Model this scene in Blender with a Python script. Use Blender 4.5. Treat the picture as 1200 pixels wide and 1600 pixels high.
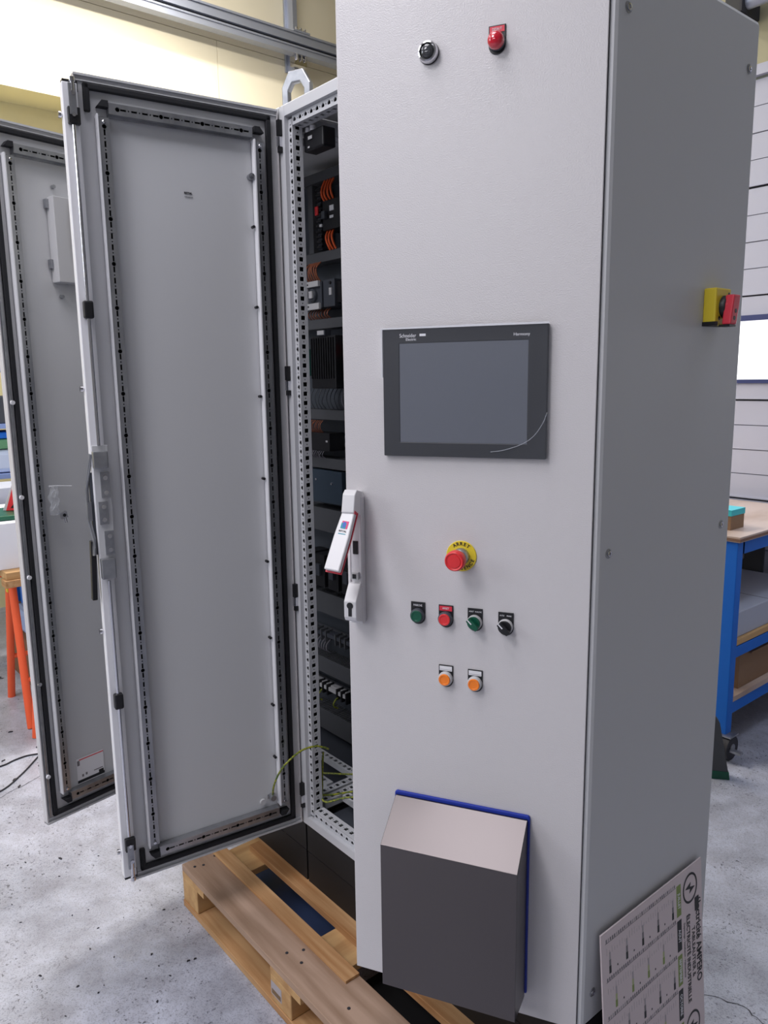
import bpy, bmesh, math, random
from mathutils import Matrix, Vector
random.seed(7)
for o in list(bpy.data.objects): bpy.data.objects.remove(o)
SC = bpy.context.scene; COL = SC.collection
PI = math.pi; sin, cos = math.sin, math.cos
FL = -0.344                      # floor height (cabinet frame underside is z = 0)

# ------------------------------------------------------------ camera
cam = bpy.data.cameras.new('camera'); camo = bpy.data.objects.new('camera', cam); COL.objects.link(camo)
cx, cy, cz, yaw, pitch, roll, fpx = 1.7981, -1.1546, 1.3114, -0.87991, 0.17157, -0.014165, 1199.46
fw = Vector((sin(yaw)*cos(pitch), cos(yaw)*cos(pitch), -sin(pitch)))
r0 = Vector((cos(yaw), -sin(yaw), 0)); u0 = r0.cross(fw)
rr = r0*cos(roll) + u0*sin(roll); uu = u0*cos(roll) - r0*sin(roll)
camo.matrix_world = Matrix(((rr.x, uu.x, -fw.x, cx), (rr.y, uu.y, -fw.y, cy), (rr.z, uu.z, -fw.z, cz), (0, 0, 0, 1)))
cam.sensor_fit = 'VERTICAL'; cam.sensor_height = 24.0; cam.lens = fpx/1600*24.0
cam.clip_start = 0.05
SC.camera = camo
# ------------------------------------------------------------ world, exposure
w = bpy.data.worlds.new('world'); SC.world = w; w.use_nodes = True
w.node_tree.nodes['Background'].inputs[0].default_value = (0.62, 0.72, 0.9, 1)
w.node_tree.nodes['Background'].inputs[1].default_value = 1.0
vs = SC.view_settings; vs.view_transform = 'Standard'; vs.look = 'None'; vs.exposure = 0.0; vs.gamma = 1.0
vs.use_curve_mapping = False
# ------------------------------------------------------------ lights of the room (lamps and daylight windows) and added fills
def area(name, loc, target, sx, sy, power, col):
    l = bpy.data.lights.new(name, 'AREA'); l.shape = 'RECTANGLE'; l.size = sx; l.size_y = sy
    l.energy = power; l.color = col
    o = bpy.data.objects.new(name, l); COL.objects.link(o); o.location = loc
    o.rotation_euler = (Vector(target)-Vector(loc)).to_track_quat('-Z', 'Y').to_euler()
    return o
area('lamp_by_left_wall', (-3.0, 0.6, 4.05), (-3.0, 0.6, 0), 0.25, 2.2, 105, (1.0, 0.94, 0.84))
area('fill_above_channel', (-2.7, 0.6, 4.8), (-2.7, 0.6, 0), 0.25, 3.0, 85, (1.0, 0.95, 0.88))  # fill added to lift the wall above the cable channel
area('lamp_over_left_bay', (-1.2, -2.6, 4.0), (-1.2, -2.6, 0), 1.2, 2.4, 38, (0.96, 0.94, 1.0))
area('lamp_behind_camera', (0.7, -3.4, 4.0), (0.7, -3.4, 0), 1.0, 2.0, 92, (0.97, 0.95, 1.0))
area('fill_over_cabinet', (0.6, -1.2, 4.0), (0.6, -1.2, 0), 1.2, 1.2, 36, (0.98, 0.95, 1.0))  # unseen fill, added to lift the inner face of the left door
area('fill_at_the_back', (1.5, 1.8, 4.0), (1.5, 1.8, 0), 0.4, 2.0, 18, (0.74, 0.82, 1.0))  # unseen fill, added to light the area behind the cabinet
area('daylight_front_left', (-2.5, -5.5, 3.2), (0.0, 0.0, 0.8), 2.0, 2.0, 66, (0.86, 0.91, 1.0))
area('added_door_highlight', (2.1, -6.8, 3.45), (1.4, 0.0, 1.6), 3.0, 0.6, 46, (0.92, 0.95, 1.0))  # unseen source behind the camera, added for the sheen on the right door
area('daylight_back_window', (0.0, 2.9, 1.44), (0.2, 0.0, 0.4), 2.6, 0.3, 10, (0.70, 0.80, 1.0))

# ------------------------------------------------------------ materials
def srgb(r, g, b):
    f = lambda c: (c/12.92 if c <= .04045 else ((c+.055)/1.055)**2.4)
    return (f(r/255), f(g/255), f(b/255), 1)
def mat(name, c, rough=.5, metal=0.0, bump=None, vary=None, emit=None, trans=0, coat=0, alpha=None, aniso=None, ior=None):
    m = bpy.data.materials.new(name); m.use_nodes = True; nt = m.node_tree; b = nt.nodes['Principled BSDF']
    b.inputs['Base Color'].default_value = c; b.inputs['Roughness'].default_value = rough; b.inputs['Metallic'].default_value = metal
    if ior: b.inputs['IOR'].default_value = ior
    if trans: b.inputs['Transmission Weight'].default_value = trans
    if coat: b.inputs['Coat Weight'].default_value = coat
    if alpha is not None: b.inputs['Alpha'].default_value = alpha
    if emit: b.inputs['Emission Color'].default_value = c; b.inputs['Emission Strength'].default_value = emit
    tc = nt.nodes.new('ShaderNodeTexCoord')
    if bump:
        n = nt.nodes.new('ShaderNodeTexNoise'); n.inputs['Scale'].default_value = bump[0]; n.inputs['Detail'].default_value = 2
        nt.links.new(tc.outputs['Object'], n.inputs['Vector'])
        bp = nt.nodes.new('ShaderNodeBump'); bp.inputs['Strength'].default_value = bump[1]; bp.inputs['Distance'].default_value = bump[2]
        nt.links.new(n.outputs['Fac'], bp.inputs['Height']); nt.links.new(bp.outputs['Normal'], b.inputs['Normal'])
    if vary:                                    # (scale vector, second colour, low, high)
        mp = nt.nodes.new('ShaderNodeMapping'); mp.inputs['Scale'].default_value = vary[0]
        nt.links.new(tc.outputs['Object'], mp.inputs['Vector'])
        n = nt.nodes.new('ShaderNodeTexNoise'); n.inputs['Scale'].default_value = 1; n.inputs['Detail'].default_value = 5
        nt.links.new(mp.outputs[0], n.inputs['Vector'])
        cr = nt.nodes.new('ShaderNodeValToRGB'); cr.color_ramp.elements[0].position = vary[2]; cr.color_ramp.elements[1].position = vary[3]
        cr.color_ramp.elements[0].color = c; cr.color_ramp.elements[1].color = vary[1]
        nt.links.new(n.outputs['Fac'], cr.inputs[0]); nt.links.new(cr.outputs[0], b.inputs['Base Color'])
    return m
PAINT = mat('light_grey_textured_paint', srgb(204, 201, 203), .27, bump=(430, .38, .0012))
PAINTIN = mat('light_grey_paint', srgb(200, 201, 204), .45)
PAINTSIDE = mat('light_grey_panel_paint', srgb(196, 197, 200), .5, bump=(330, .1, .0008))
ZINC = mat('zinc_plated_steel', srgb(178, 180, 184), .34, .85, vary=((30, 30, 8), srgb(150, 152, 158), .3, .7))
FRAMEZ = mat('frame_grey_paint', srgb(198, 199, 203), .4)
CHROME = mat('chrome', srgb(215, 215, 220), .12, 1)
STEEL = mat('brushed_stainless_steel', srgb(101, 96, 96), .33, 1)
STRIPP = mat('brightened_strip_paint', srgb(232, 232, 236), .35)  # whiter than the door paint, standing for the light these edges catch
GASKET = mat('black_foam_gasket', srgb(26, 27, 32), .8)
BLACK = mat('black_plastic', srgb(22, 22, 26), .42)
DARK = mat('near_black_shade', srgb(14, 14, 17), .9)  # near-black, stands in for the shade inside the frame holes
PLINTH = mat('black_plinth_paint', srgb(12, 12, 16), .6)
DUCT = mat('grey_duct_plastic', srgb(78, 80, 84), .65)
DEVGREY = mat('dark_grey_plastic', srgb(62, 66, 74), .5)
DEVLIGHT = mat('light_grey_plastic', srgb(190, 190, 192), .45)
DEVGREEN = mat('dark_green_plastic', srgb(20, 70, 62), .5)
WHITE = mat('white_plastic', srgb(228, 228, 232), .4)
WHITEHANDLE = mat('off_white_gloss_plastic', srgb(214, 213, 216), .3)
INK = mat('black_ink', srgb(25, 26, 30), .6)
WHITEINK = mat('white_ink', srgb(225, 225, 230), .6)
RED = mat('red_plastic', srgb(218, 50, 54), .35)
REDLENS = mat('red_lens', srgb(196, 20, 45), .12, coat=1)
REDEDGE = mat('crimson_trim', srgb(196, 24, 52), .4)
PINKRED = mat('pale_red_plastic', srgb(215, 50, 70), .4)
YELLOW = mat('yellow_plastic', srgb(222, 198, 50), .45)
GREEN = mat('green_plastic', srgb(5, 82, 60), .35)
ORANGELENS = mat('orange_lens', srgb(245, 128, 12), .3, coat=.4)
BLUE = mat('blue_seal', srgb(16, 44, 150), .6)
SCREEN = mat('screen_glass', srgb(92, 96, 106), .30, coat=.4)
BEZEL = mat('charcoal_bezel', srgb(24, 26, 34), .5)
FILM = mat('clear_protective_film', srgb(225, 230, 240), .10, alpha=.035)
COPPER = mat('brown_wire', srgb(150, 88, 62), .5)
ORWIRE = mat('orange_wire', srgb(226, 92, 40), .5)
REDWIRE = mat('red_wire', srgb(150, 30, 34), .5)
GYWIRE = mat('green_yellow_wire', srgb(160, 160, 40), .5, vary=((160, 160, 160), srgb(84, 108, 48), .42, .58))
GREYWIRE = mat('grey_wire', srgb(120, 118, 126), .5)
WOOD = mat('new_pine_wood', srgb(192, 152, 108), .7, vary=((2.5, 42, 42), srgb(160, 112, 68), .35, .68), bump=(60, .15, .002))
WOODGREY = mat('weathered_pine_wood', srgb(178, 150, 130), .75, vary=((2.2, 24, 24), srgb(136, 108, 86), .35, .7), bump=(60, .15, .002))
WOODLIGHT = mat('pale_wood', srgb(198, 160, 110), .7, vary=((30, 3, 30), srgb(172, 130, 84), .35, .7))
BENCHTOP = mat('worn_plywood_top', srgb(196, 176, 164), .45, vary=((6, 2, 6), srgb(168, 142, 124), .4, .65))
PLYEDGE = mat('plywood_edge', srgb(128, 96, 78), .7)
BLUEPAINT = mat('blue_steel_paint', srgb(0, 104, 205), .6)
ORANGEPAINT = mat('orange_steel_paint', srgb(238, 96, 52), .5)
CARD = mat('brown_cardboard', srgb(140, 110, 84), .85)
CARDW = mat('white_cardboard', srgb(225, 226, 234), .7)
FOAM = mat('grey_white_carton', srgb(176, 180, 194), .8)
TEAL = mat('teal_print', srgb(60, 190, 200), .6)
PAPER = mat('calendar_paper', srgb(214, 200, 202), .5)
OLIVE = mat('olive_print', srgb(128, 146, 78), .6)
OLIVEFADE = mat('pale_olive_print', srgb(172, 178, 132), .6)
GREYFADE = mat('grey_print', srgb(120, 116, 120), .6)
GREYPALE = mat('pale_grey_print', srgb(170, 162, 166), .6)
WALLY = mat('yellow_wall_paint', srgb(232, 220, 168), .8, bump=(9, .1, .01))
WALLC = mat('cream_wall_board', srgb(240, 232, 208), .75)
WALLB = mat('shaded_yellow_wall_paint', srgb(176, 170, 140), .8)  # the yellow wall colour, greyed and darkened for the shade it lies in
CEIL = mat('ceiling_paint', srgb(205, 203, 200), .8)
WALLW = mat('grey_wall_paint', srgb(150, 150, 154), .8)
DOORW = mat('white_door_section', srgb(186, 187, 202), .5)
DOORLINE = mat('grey_door_joint', srgb(110, 110, 122), .6)
WINFRAME = mat('dark_blue_window_frame', srgb(48, 58, 110), .5)
SKYPANE = mat('daylit_pane', (0.97, 0.98, 1.0, 1), .3, emit=1.15)
TUBE = mat('lamp_diffuser', (1, .97, .93, 1), .4, emit=2.0)
RUBBER = mat('dark_rubber', srgb(45, 45, 52), .7)
GALV = mat('galvanised_channel', srgb(170, 176, 192), .38, .55)
PLATED = mat('dull_zinc_plate', srgb(84, 90, 98), .5, .4)
PLATEB = mat('blue_sheen_plate', srgb(84, 104, 150), .3, .4)  # blue base colour stands in for the reflection on the dark plate
BAG = mat('clear_plastic_bag', srgb(220, 224, 230), .15, alpha=.22)
PENCIL = mat('cable_scrap', srgb(38, 38, 46), .6)

def floor_mat():
    m = bpy.data.materials.new('worn_concrete'); m.use_nodes = True; nt = m.node_tree; b = nt.nodes['Principled BSDF']
    tc = nt.nodes.new('ShaderNodeTexCoord')
    def noise(s, d=4, ro=.6):
        n = nt.nodes.new('ShaderNodeTexNoise'); n.inputs['Scale'].default_value = s; n.inputs['Detail'].default_value = d
        n.inputs['Roughness'].default_value = ro; nt.links.new(tc.outputs['Object'], n.inputs['Vector']); return n
    def ramp(n, p0, p1, c0, c1):
        r = nt.nodes.new('ShaderNodeValToRGB'); e = r.color_ramp.elements; e[0].position = p0; e[1].position = p1; e[0].color = c0; e[1].color = c1
        nt.links.new(n.outputs['Fac'], r.inputs[0]); return r
    def mix(a, bb, f, mode='MIX'):
        x = nt.nodes.new('ShaderNodeMixRGB'); x.blend_type = mode
        nt.links.new(a.outputs[0], x.inputs[1]); nt.links.new(bb.outputs[0], x.inputs[2])
        if isinstance(f, float): x.inputs[0].default_value = f
        else: nt.links.new(f.outputs[0], x.inputs[0])
        return x
    c = ramp(noise(2.2, 6, .65), .35, .66, srgb(160, 164, 178), srgb(196, 200, 216))
    d = ramp(noise(9, 6, .7), .38, .62, srgb(222, 219, 218), srgb(255, 255, 255))
    x = mix(c, d, 0.8, 'MULTIPLY')
    sp = ramp(noise(95, 3, .6), .32, .40, srgb(118, 116, 118), srgb(255, 255, 255))     # pits and dirt grains
    gate = ramp(noise(3.1, 3, .6), .44, .60, (0, 0, 0, 1), (1, 1, 1, 1))
    x2 = mix(x, sp, gate, 'MULTIPLY')
    fine = ramp(noise(260, 2, .5), .30, .5, srgb(190, 188, 188), srgb(255, 255, 255))
    x3 = mix(x2, fine, 0.7, 'MULTIPLY')
    nt.links.new(x3.outputs[0], b.inputs['Base Color'])
    rg = ramp(noise(3, 4), .3, .7, (.24, .24, .24, 1), (.5, .5, .5, 1)); nt.links.new(rg.outputs[0], b.inputs['Roughness'])
    bp = nt.nodes.new('ShaderNodeBump'); bp.inputs['Strength'].default_value = .25; bp.inputs['Distance'].default_value = .004
    nt.links.new(noise(60, 5, .7).outputs['Fac'], bp.inputs['Height']); nt.links.new(bp.outputs[0], b.inputs['Normal'])
    return m
CONCRETE = floor_mat()

# ------------------------------------------------------------ mesh builder
WM = {}                                            # world matrices of what has been built
I4 = Matrix.Identity(4)
def T(x, y, z): return Matrix.Translation((x, y, z))
def R(a, ax): return Matrix.Rotation(a, 4, ax)
def frame(o, x, y, z):
    return Matrix(((x[0], y[0], z[0], o[0]), (x[1], y[1], z[1], o[1]), (x[2], y[2], z[2], o[2]), (0, 0, 0, 1)))
def setup(o, parent, M):
    COL.objects.link(o)
    if parent is not None:
        o.parent = parent; o.matrix_basis = WM[parent.name].inverted() @ M
    else: o.matrix_basis = M
    WM[o.name] = M.copy()
    return o
def empty(name, M, label, cat, group=None):
    o = bpy.data.objects.new(name, None); o.empty_display_size = .05
    setup(o, None, M); o['label'] = label; o['category'] = cat
    if group: o['group'] = group
    return o
def tag(o, label, cat, group=None, kind=None):
    if label: o['label'] = label
    if cat: o['category'] = cat
    if group: o['group'] = group
    if kind: o['kind'] = kind
    return o
class MB:
    def __init__(s): s.bm = bmesh.new(); s.mats = []
    def mi(s, m):
        if m not in s.mats: s.mats.append(m)
        return s.mats.index(m)
    def face(s, vs, m):
        try: f = s.bm.faces.new(vs); f.material_index = m; return f
        except ValueError: return None
    def box(s, x0, x1, y0, y1, z0, z1, m, M=None):
        i = s.mi(m); M = M or I4
        v = [s.bm.verts.new(M @ Vector(p)) for p in ((x0,y0,z0),(x1,y0,z0),(x1,y1,z0),(x0,y1,z0),(x0,y0,z1),(x1,y0,z1),(x1,y1,z1),(x0,y1,z1))]
        for q in ((3,2,1,0),(4,5,6,7),(0,1,5,4),(1,2,6,5),(2,3,7,6),(3,0,4,7)): s.face([v[k] for k in q], i)
        return s
    def prism(s, pts, z0, z1, m, M=None):
        i = s.mi(m); M = M or I4
        a = [s.bm.verts.new(M @ Vector((p[0], p[1], z0))) for p in pts]; b = [s.bm.verts.new(M @ Vector((p[0], p[1], z1))) for p in pts]
        s.face(a[::-1], i); s.face(b, i); n = len(pts)
        for k in range(n): s.face([a[k], a[(k+1) % n], b[(k+1) % n], b[k]], i)
        return s
    def lathe(s, prof, m, seg=24, M=None):         # profile (r, z) about local z, closed at ends
        i = s.mi(m); M = M or I4; rings = []
        for (r, z) in prof:
            rings.append([s.bm.verts.new(M @ Vector((r*cos(2*PI*k/seg), r*sin(2*PI*k/seg), z))) for k in range(seg)])
        for a, b in zip(rings, rings[1:]):
            for k in range(seg): s.face([a[k], a[(k+1) % seg], b[(k+1) % seg], b[k]], i)
        s.face(rings[0][::-1], i); s.face(rings[-1], i)
        return s
    def cyl(s, p0, p1, r, m, seg=12, r2=None):
        p0 = Vector(p0); p1 = Vector(p1); d = p1-p0
        M = Matrix.Translation(p0) @ d.to_track_quat('Z', 'Y').to_matrix().to_4x4()
        return s.lathe([(r, 0), (r if r2 is None else r2, d.length)], m, seg, M)
    def tube(s, path, r, m, seg=6, closed=False):
        i = s.mi(m); P = [Vector(p) for p in path]; rings = []; n = len(P); up = Vector((0.13, 0.21, 0.97)).normalized()
        for k, p in enumerate(P):
            if closed: t = (P[(k+1) % n]-P[k-1]).normalized()
            else: t = (P[min(k+1, n-1)]-P[max(k-1, 0)]).normalized()
            a = t.cross(up)
            if a.length < .05: a = t.cross(Vector((1, 0, 0)))
            a.normalize(); b = t.cross(a)
            rings.append([s.bm.verts.new(p + r*(a*cos(2*PI*j/seg)+b*sin(2*PI*j/seg))) for j in range(seg)])
        pairs = list(zip(rings, rings[1:])) + ([(rings[-1], rings[0])] if closed else [])
        for a, b in pairs:
            for j in range(seg): s.face([a[j], a[(j+1) % seg], b[(j+1) % seg], b[j]], i)
        if not closed: s.face(rings[0][::-1], i); s.face(rings[-1], i)
        return s
    def build(s, name, parent=None, M=None, bevel=None, smooth=False, kind=None):
        bmesh.ops.recalc_face_normals(s.bm, faces=s.bm.faces[:])
        me = bpy.data.meshes.new(name); s.bm.to_mesh(me); s.bm.free()
        for m in s.mats: me.materials.append(m)
        if smooth:
            for p in me.polygons: p.use_smooth = True
        o = bpy.data.objects.new(name, me); setup(o, parent, M if M is not None else (WM[parent.name] if parent is not None else I4))
        if bevel:
            b = o.modifiers.new('bevel', 'BEVEL'); b.width = bevel; b.segments = 2; b.limit_method = 'ANGLE'; b.angle_limit = .6
        if smooth:
            e = o.modifiers.new('edges', 'EDGE_SPLIT'); e.split_angle = .7
        if kind: o['kind'] = kind
        return o
def catmull(P, n=8):
    P = [Vector(p) for p in P]; P = [2*P[0]-P[1]]+P+[2*P[-1]-P[-2]]; out = []
    for k in range(1, len(P)-2):
        for j in range(n):
            t = j/n; a, b, c, d = P[k-1:k+3]
            out.append(.5*((2*b)+(c-a)*t+(2*a-5*b+4*c-d)*t*t+(3*b-a-3*c+d)*t**3))
    out.append(P[-2]); return out
def text(name, body, size, M, m, parent, depth=.0003, align='CENTER', sx=1.0, bold=0):
    c = bpy.data.curves.new(name, 'FONT'); c.body = body; c.size = size; c.extrude = depth; c.align_x = align; c.align_y = 'CENTER'
    c.resolution_u = 3; c.offset = bold
    t = bpy.data.objects.new('tmp', c); COL.objects.link(t)
    dg = bpy.context.evaluated_depsgraph_get(); me = bpy.data.meshes.new_from_object(t.evaluated_get(dg))
    bpy.data.objects.remove(t); me.materials.clear(); me.materials.append(m)
    me.transform(Matrix.Diagonal((sx, 1, 1, 1)))
    o = bpy.data.objects.new(name, me); return setup(o, parent, M)

# perforated strip: local x along, y across, +z outwards, centred on y = 0, from x = 0 to L
def perf_strip(mb, M, L, width, holes, m, depth=.0025, box_depth=.014, walls=(-1, 1)):
    i = mb.mi(m); di = mb.mi(DARK); bm = mb.bm
    holes = sorted(holes); cuts = [0]+[(a[0]+b[0])/2 for a, b in zip(holes, holes[1:])]+[L]
    shapes = {'big': (.0062, .0058), 'dot': (.0018, .0018), 'slot': (.0075, .0021), 'circ': (.0052, .0052), 'small': (.0022, .0022), 'sq': (.0058, .0066)}
    V = lambda x, y, z: bm.verts.new(M @ Vector((x, y, z)))
    h = width/2
    for k, (x, kd) in enumerate(holes):
        a, b = cuts[k], cuts[k+1]; rx, ry = shapes[kd]
        outer = [(b, 0), (b, h), (x, h), (a, h), (a, 0), (a, -h), (x, -h), (b, -h)]
        if kd == 'big': inner = [(rx, 0), (rx*.75, ry*.5), (0, ry), (-rx*.75, ry*.5), (-rx, 0), (-rx*.9, -ry*.7), (0, -ry*.8), (rx*.9, -ry*.7)]
        elif kd in ('slot', 'sq'): inner = [(rx, 0), (rx*.96, ry), (0, ry), (-rx*.96, ry), (-rx, 0), (-rx*.96, -ry), (0, -ry), (rx*.96, -ry)]
        else: inner = [(rx*cos(PI/4*j), ry*sin(PI/4*j)) for j in range(8)]
        O = [V(p[0], p[1], 0) for p in outer]; N = [V(x+p[0], p[1], 0) for p in inner]; D = [V(x+p[0], p[1], -depth) for p in inner]
        for j in range(8):
            jj = (j+1) % 8; mb.face([O[j], O[jj], N[jj], N[j]], i); mb.face([N[j], N[jj], D[jj], D[j]], i)
    # channel behind the face, its bottom near-black for the shade inside
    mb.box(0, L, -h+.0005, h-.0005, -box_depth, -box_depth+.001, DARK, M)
    for s in walls:
        y0, y1 = sorted((s*h, s*(h-.001))); mb.box(0, L, y0, y1, -box_depth, -.0002, m, M)
    mb.box(0, .001, -h, h, -box_depth, 0, m, M); mb.box(L-.001, L, -h, h, -box_depth, 0, m, M)
def frame_holes(L, off=.0125):
    out = []; x = off
    while x < L-.01: out.append((x, 'big')); out.append((x+.0125, 'small')); x += .025
    return [h for h in out if h[0] < L-.005]
def rail_holes(L, off=.02):
    out = []; x = off; k = 0
    while x < L-.008:
        out.append((x, 'circ' if k % 8 == 0 else ('slot' if k % 2 else 'dot'))); x += .0125; k += 1
    return out

# ============================================================ SETTING
def struct(name, mb, m=None, parent=None, **k):
    o = mb.build(name, parent, **k)
    if parent is None: o['kind'] = 'structure'
    return o
XL, YB, XR, YF, ZC = -4.0, 3.0, 6.0, -7.0, 5.2
struct('floor', MB().box(XL-.6, XR, YF, YB+2.2, FL-.1, FL, CONCRETE))
struct('ceiling', MB().box(XL-.6, XR, YF, YB+2.2, ZC, ZC+.1, CEIL))
# left wall: recessed yellow wall under a cream boarded bulkhead
wl = struct('wall_left', MB().box(XL-.5, XL-.34, YF, YB+2.2, FL, 3.4, WALLY).box(XL-.5, XL-.0, YF, YB+2.2, 3.92, ZC, WALLC).box(XL-.5, XL-.012, YF, YB+2.2, 3.262, 3.93, WALLY))
for a, b in ((YF, -1.2), (-1.197, .40), (.403, 2.02), (2.0235, YB+2.2)):
    MB().box(XL-.012, XL, a, b, 3.26, 3.915, WALLC).build('board', wl)
struct('wall_back', MB().box(XL-.5, -2.4, YB+2, YB+2.2, FL, ZC, WALLB).box(-2.6, -2.4, YB, YB+2, FL, ZC, WALLB).box(-2.6, XR, YB, YB+.2, 2.80, ZC, WALLB).box(2.8, XR, YB, YB+.2, FL, 2.8, WALLB))
struct('wall_right', MB().box(XR, XR+.1, YF, YB+.2, FL, ZC, WALLW))
struct('wall_front', MB().box(XL-.5, XR, YF-.1, YF, FL, ZC, WALLW))
# sectional overhead door in the back wall
dr = bpy.data.objects.new('door_1', None); setup(dr, None, T(0, YB, 0)); dr['kind'] = 'structure'
secs = [FL, .105, .641, 1.174, 1.715, 2.26, 2.785]
for k in range(6):
    z0, z1 = secs[k], secs[k+1]; mb = MB()
    if k == 3:
        wx = [-2.5, -1.3, .9, 2.7]
        mb.box(-2.6, 2.8, 0, .04, z0+.004, 1.262, DOORW).box(-2.6, 2.8, 0, .04, 1.615, z1-.004, DOORW)
        mb.box(-2.6, -2.4, 0, .04, 1.262, 1.615, DOORW).box(-.82, -.62, 0, .04, 1.262, 1.615, DOORW).box(.96, 1.16, 0, .04, 1.262, 1.615, DOORW).box(2.6, 2.8, 0, .04, 1.262, 1.615, DOORW)
    else:
        n = 4; hh = (z1-z0-.008)/n
        for j in range(n):
            a = z0+.004+j*hh
            mb.box(-2.6, 2.8, .003 if j % 2 else .0, .04, a+.0025, a+hh-.0025, DOORW)
        mb.box(-2.6, 2.8, .008, .038, z0+.005, z1-.005, DOORLINE)
    mb.build('door_section', dr, T(0, YB, 0))
MB().box(-2.6, 2.8, .03, .045, FL, 2.785, DOORLINE).build('door_seal_backing', dr, T(0, YB, 0))
jm = MB()
for z in secs[1:-1]: jm.box(-2.6, 2.8, -.006, .01, z+.004, z+.012, DOORW)
jm.build('section_lip', dr, T(0, YB, 0))
for k, (a, b) in enumerate(((-2.4, -.82), (-.62, .96), (1.16, 2.6))):
    wo = bpy.data.objects.new('window_%d' % (k+1), None); setup(wo, None, T((a+b)/2, YB, 1.44)); wo['kind'] = 'structure'
    h = (b-a)/2
    MB().box(-h, h, -.012, .03, .148, .176, WINFRAME).box(-h, h, -.012, .03, -.178, -.158, WINFRAME).box(-h, -h+.025, -.012, .03, -.16, .15, WINFRAME).box(h-.025, h, -.012, .03, -.16, .15, WINFRAME).build('window_frame', wo)
    MB().box(-h+.02, h-.02, .012, .02, -.16, .15, SKYPANE).build('pane', wo)
struct('trim_1', MB().box(-2.7, 2.9, -.03, .0, 2.79, 2.84, DOORW, T(0, YB, 0)))
# spring shaft above the door
sh = empty('door_spring_shaft', T(-.2, 2.87, 3.1), 'grey door spring shaft with a black bracket high on the yellow back wall', 'door gear')
MB().cyl((-.02, 0, 0), (2.6, 0, 0), .032, GALV, 16).build('shaft', sh, smooth=True)
MB().box(-.11, -.03, -.05, .125, -.06, .12, BLACK).box(-.03, -.02, -.06, .125, -.05, .1, RUBBER).build('bracket', sh)
# tall daylight window front left, outside the frame
wo = bpy.data.objects.new('window_4', None); setup(wo, None, T(-2.9, YF+.02, 3.2)); wo['kind'] = 'structure'
MB().box(-1.0, 1.0, -.01, .02, -1.0, 1.0, SKYPANE).build('pane', wo)
MB().box(-1.05, 1.05, -.01, .06, 1.0, 1.06, WINFRAME).box(-1.05, 1.05, -.01, .06, -1.06, -1.0, WINFRAME).box(-1.05, -1.0, -.01, .06, -1.0, 1.0, WINFRAME).box(1.0, 1.05, -.01, .06, -1.0, 1.0, WINFRAME).box(-.02, .02, -.01, .04, -1.0, 1.0, WINFRAME).build('window_frame', wo)

wo = bpy.data.objects.new('window_5', None); setup(wo, None, T(2.1, YF+.02, 3.45)); wo['kind'] = 'structure'  # unseen window, added around the highlight source behind the camera
MB().box(-1.5, 1.5, -.01, .02, -.3, .3, SKYPANE).build('pane', wo)
MB().box(-1.55, 1.55, -.01, .06, .3, .36, WINFRAME).box(-1.55, 1.55, -.01, .06, -.36, -.3, WINFRAME).box(-1.55, -1.5, -.01, .06, -.3, .3, WINFRAME).box(1.5, 1.55, -.01, .06, -.3, .3, WINFRAME).build('window_frame', wo)

# cable channel on the left wall
ch = empty('cable_channel', T(-3.84, 0, 3.98), 'long galvanised double cable channel running high along the cream wall', 'cable channel')
MB().box(-.035, .035, YF+.1, YB+1.95, -.075, -.015, GALV).box(.035, .043, YF+.1, YB+1.95, -.075, -.062, GALV).box(.035, .043, YF+.1, YB+1.95, -.028, -.015, GALV).build('lower_channel', ch)
MB().box(-.035, .035, YF+.1, YB+1.95, .005, .085, GALV).box(.035, .046, YF+.1, YB+1.95, .07, .085, GALV).box(.035, .046, YF+.1, YB+1.95, .005, .02, GALV).box(-.05, .02, YF+.1, YB+1.95, -.015, .005, BEZEL).build('upper_channel', ch)
hb = MB().box(-.155, -.045, 2.66, 2.70, -.16, .6, GALV).box(-.155, -.135, 2.64, 2.72, -.16, .6, GALV)
hb.box(-.045, .02, 2.62, 2.74, -.15, -.078, CHROME).box(-.06, .05, 2.60, 2.76, .086, .1, GALV)
for y in (2.64, 2.68, 2.72): hb.cyl((.03, y, -.12), (.03, y, -.075), .01, CHROME, 8).cyl((.03, y, .086), (.03, y, .125), .01, CHROME, 8)
hb.build('wall_bracket', ch)
# luminaires over the bays; the aisle and cabinet ones house added fills
for (x, y, sx, sy, lb) in ((-3.0, .6, .25, 2.2, 'long ceiling luminaire hanging beside the cream wall'), (-1.2, -2.6, 1.2, 2.4, 'ceiling luminaire hanging over the bay left of the camera'),
                           (1.5, 1.8, .4, 2.0, 'narrow ceiling luminaire added as fill over the aisle behind the cabinet'), (0.6, -1.2, 1.2, 1.2, 'square ceiling luminaire added as fill over the cabinet front'), (0.7, -3.4, 1.0, 2.0, 'broad ceiling luminaire hanging behind the camera')):
    e = empty('ceiling_luminaire', T(x, y, 4.07), lb, 'lamp')
    MB().box(-sx/2-.03, sx/2+.03, -sy/2-.03, sy/2+.03, .0, .08, WHITE).build('housing', e)
    MB().cyl((0, -sy/3, .08), (0, -sy/3, ZC-4.07), .006, BLACK, 6).build('suspension', e)
    MB().cyl((0, sy/3, .08), (0, sy/3, ZC-4.07), .006, BLACK, 6).build('suspension', e)

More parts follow.
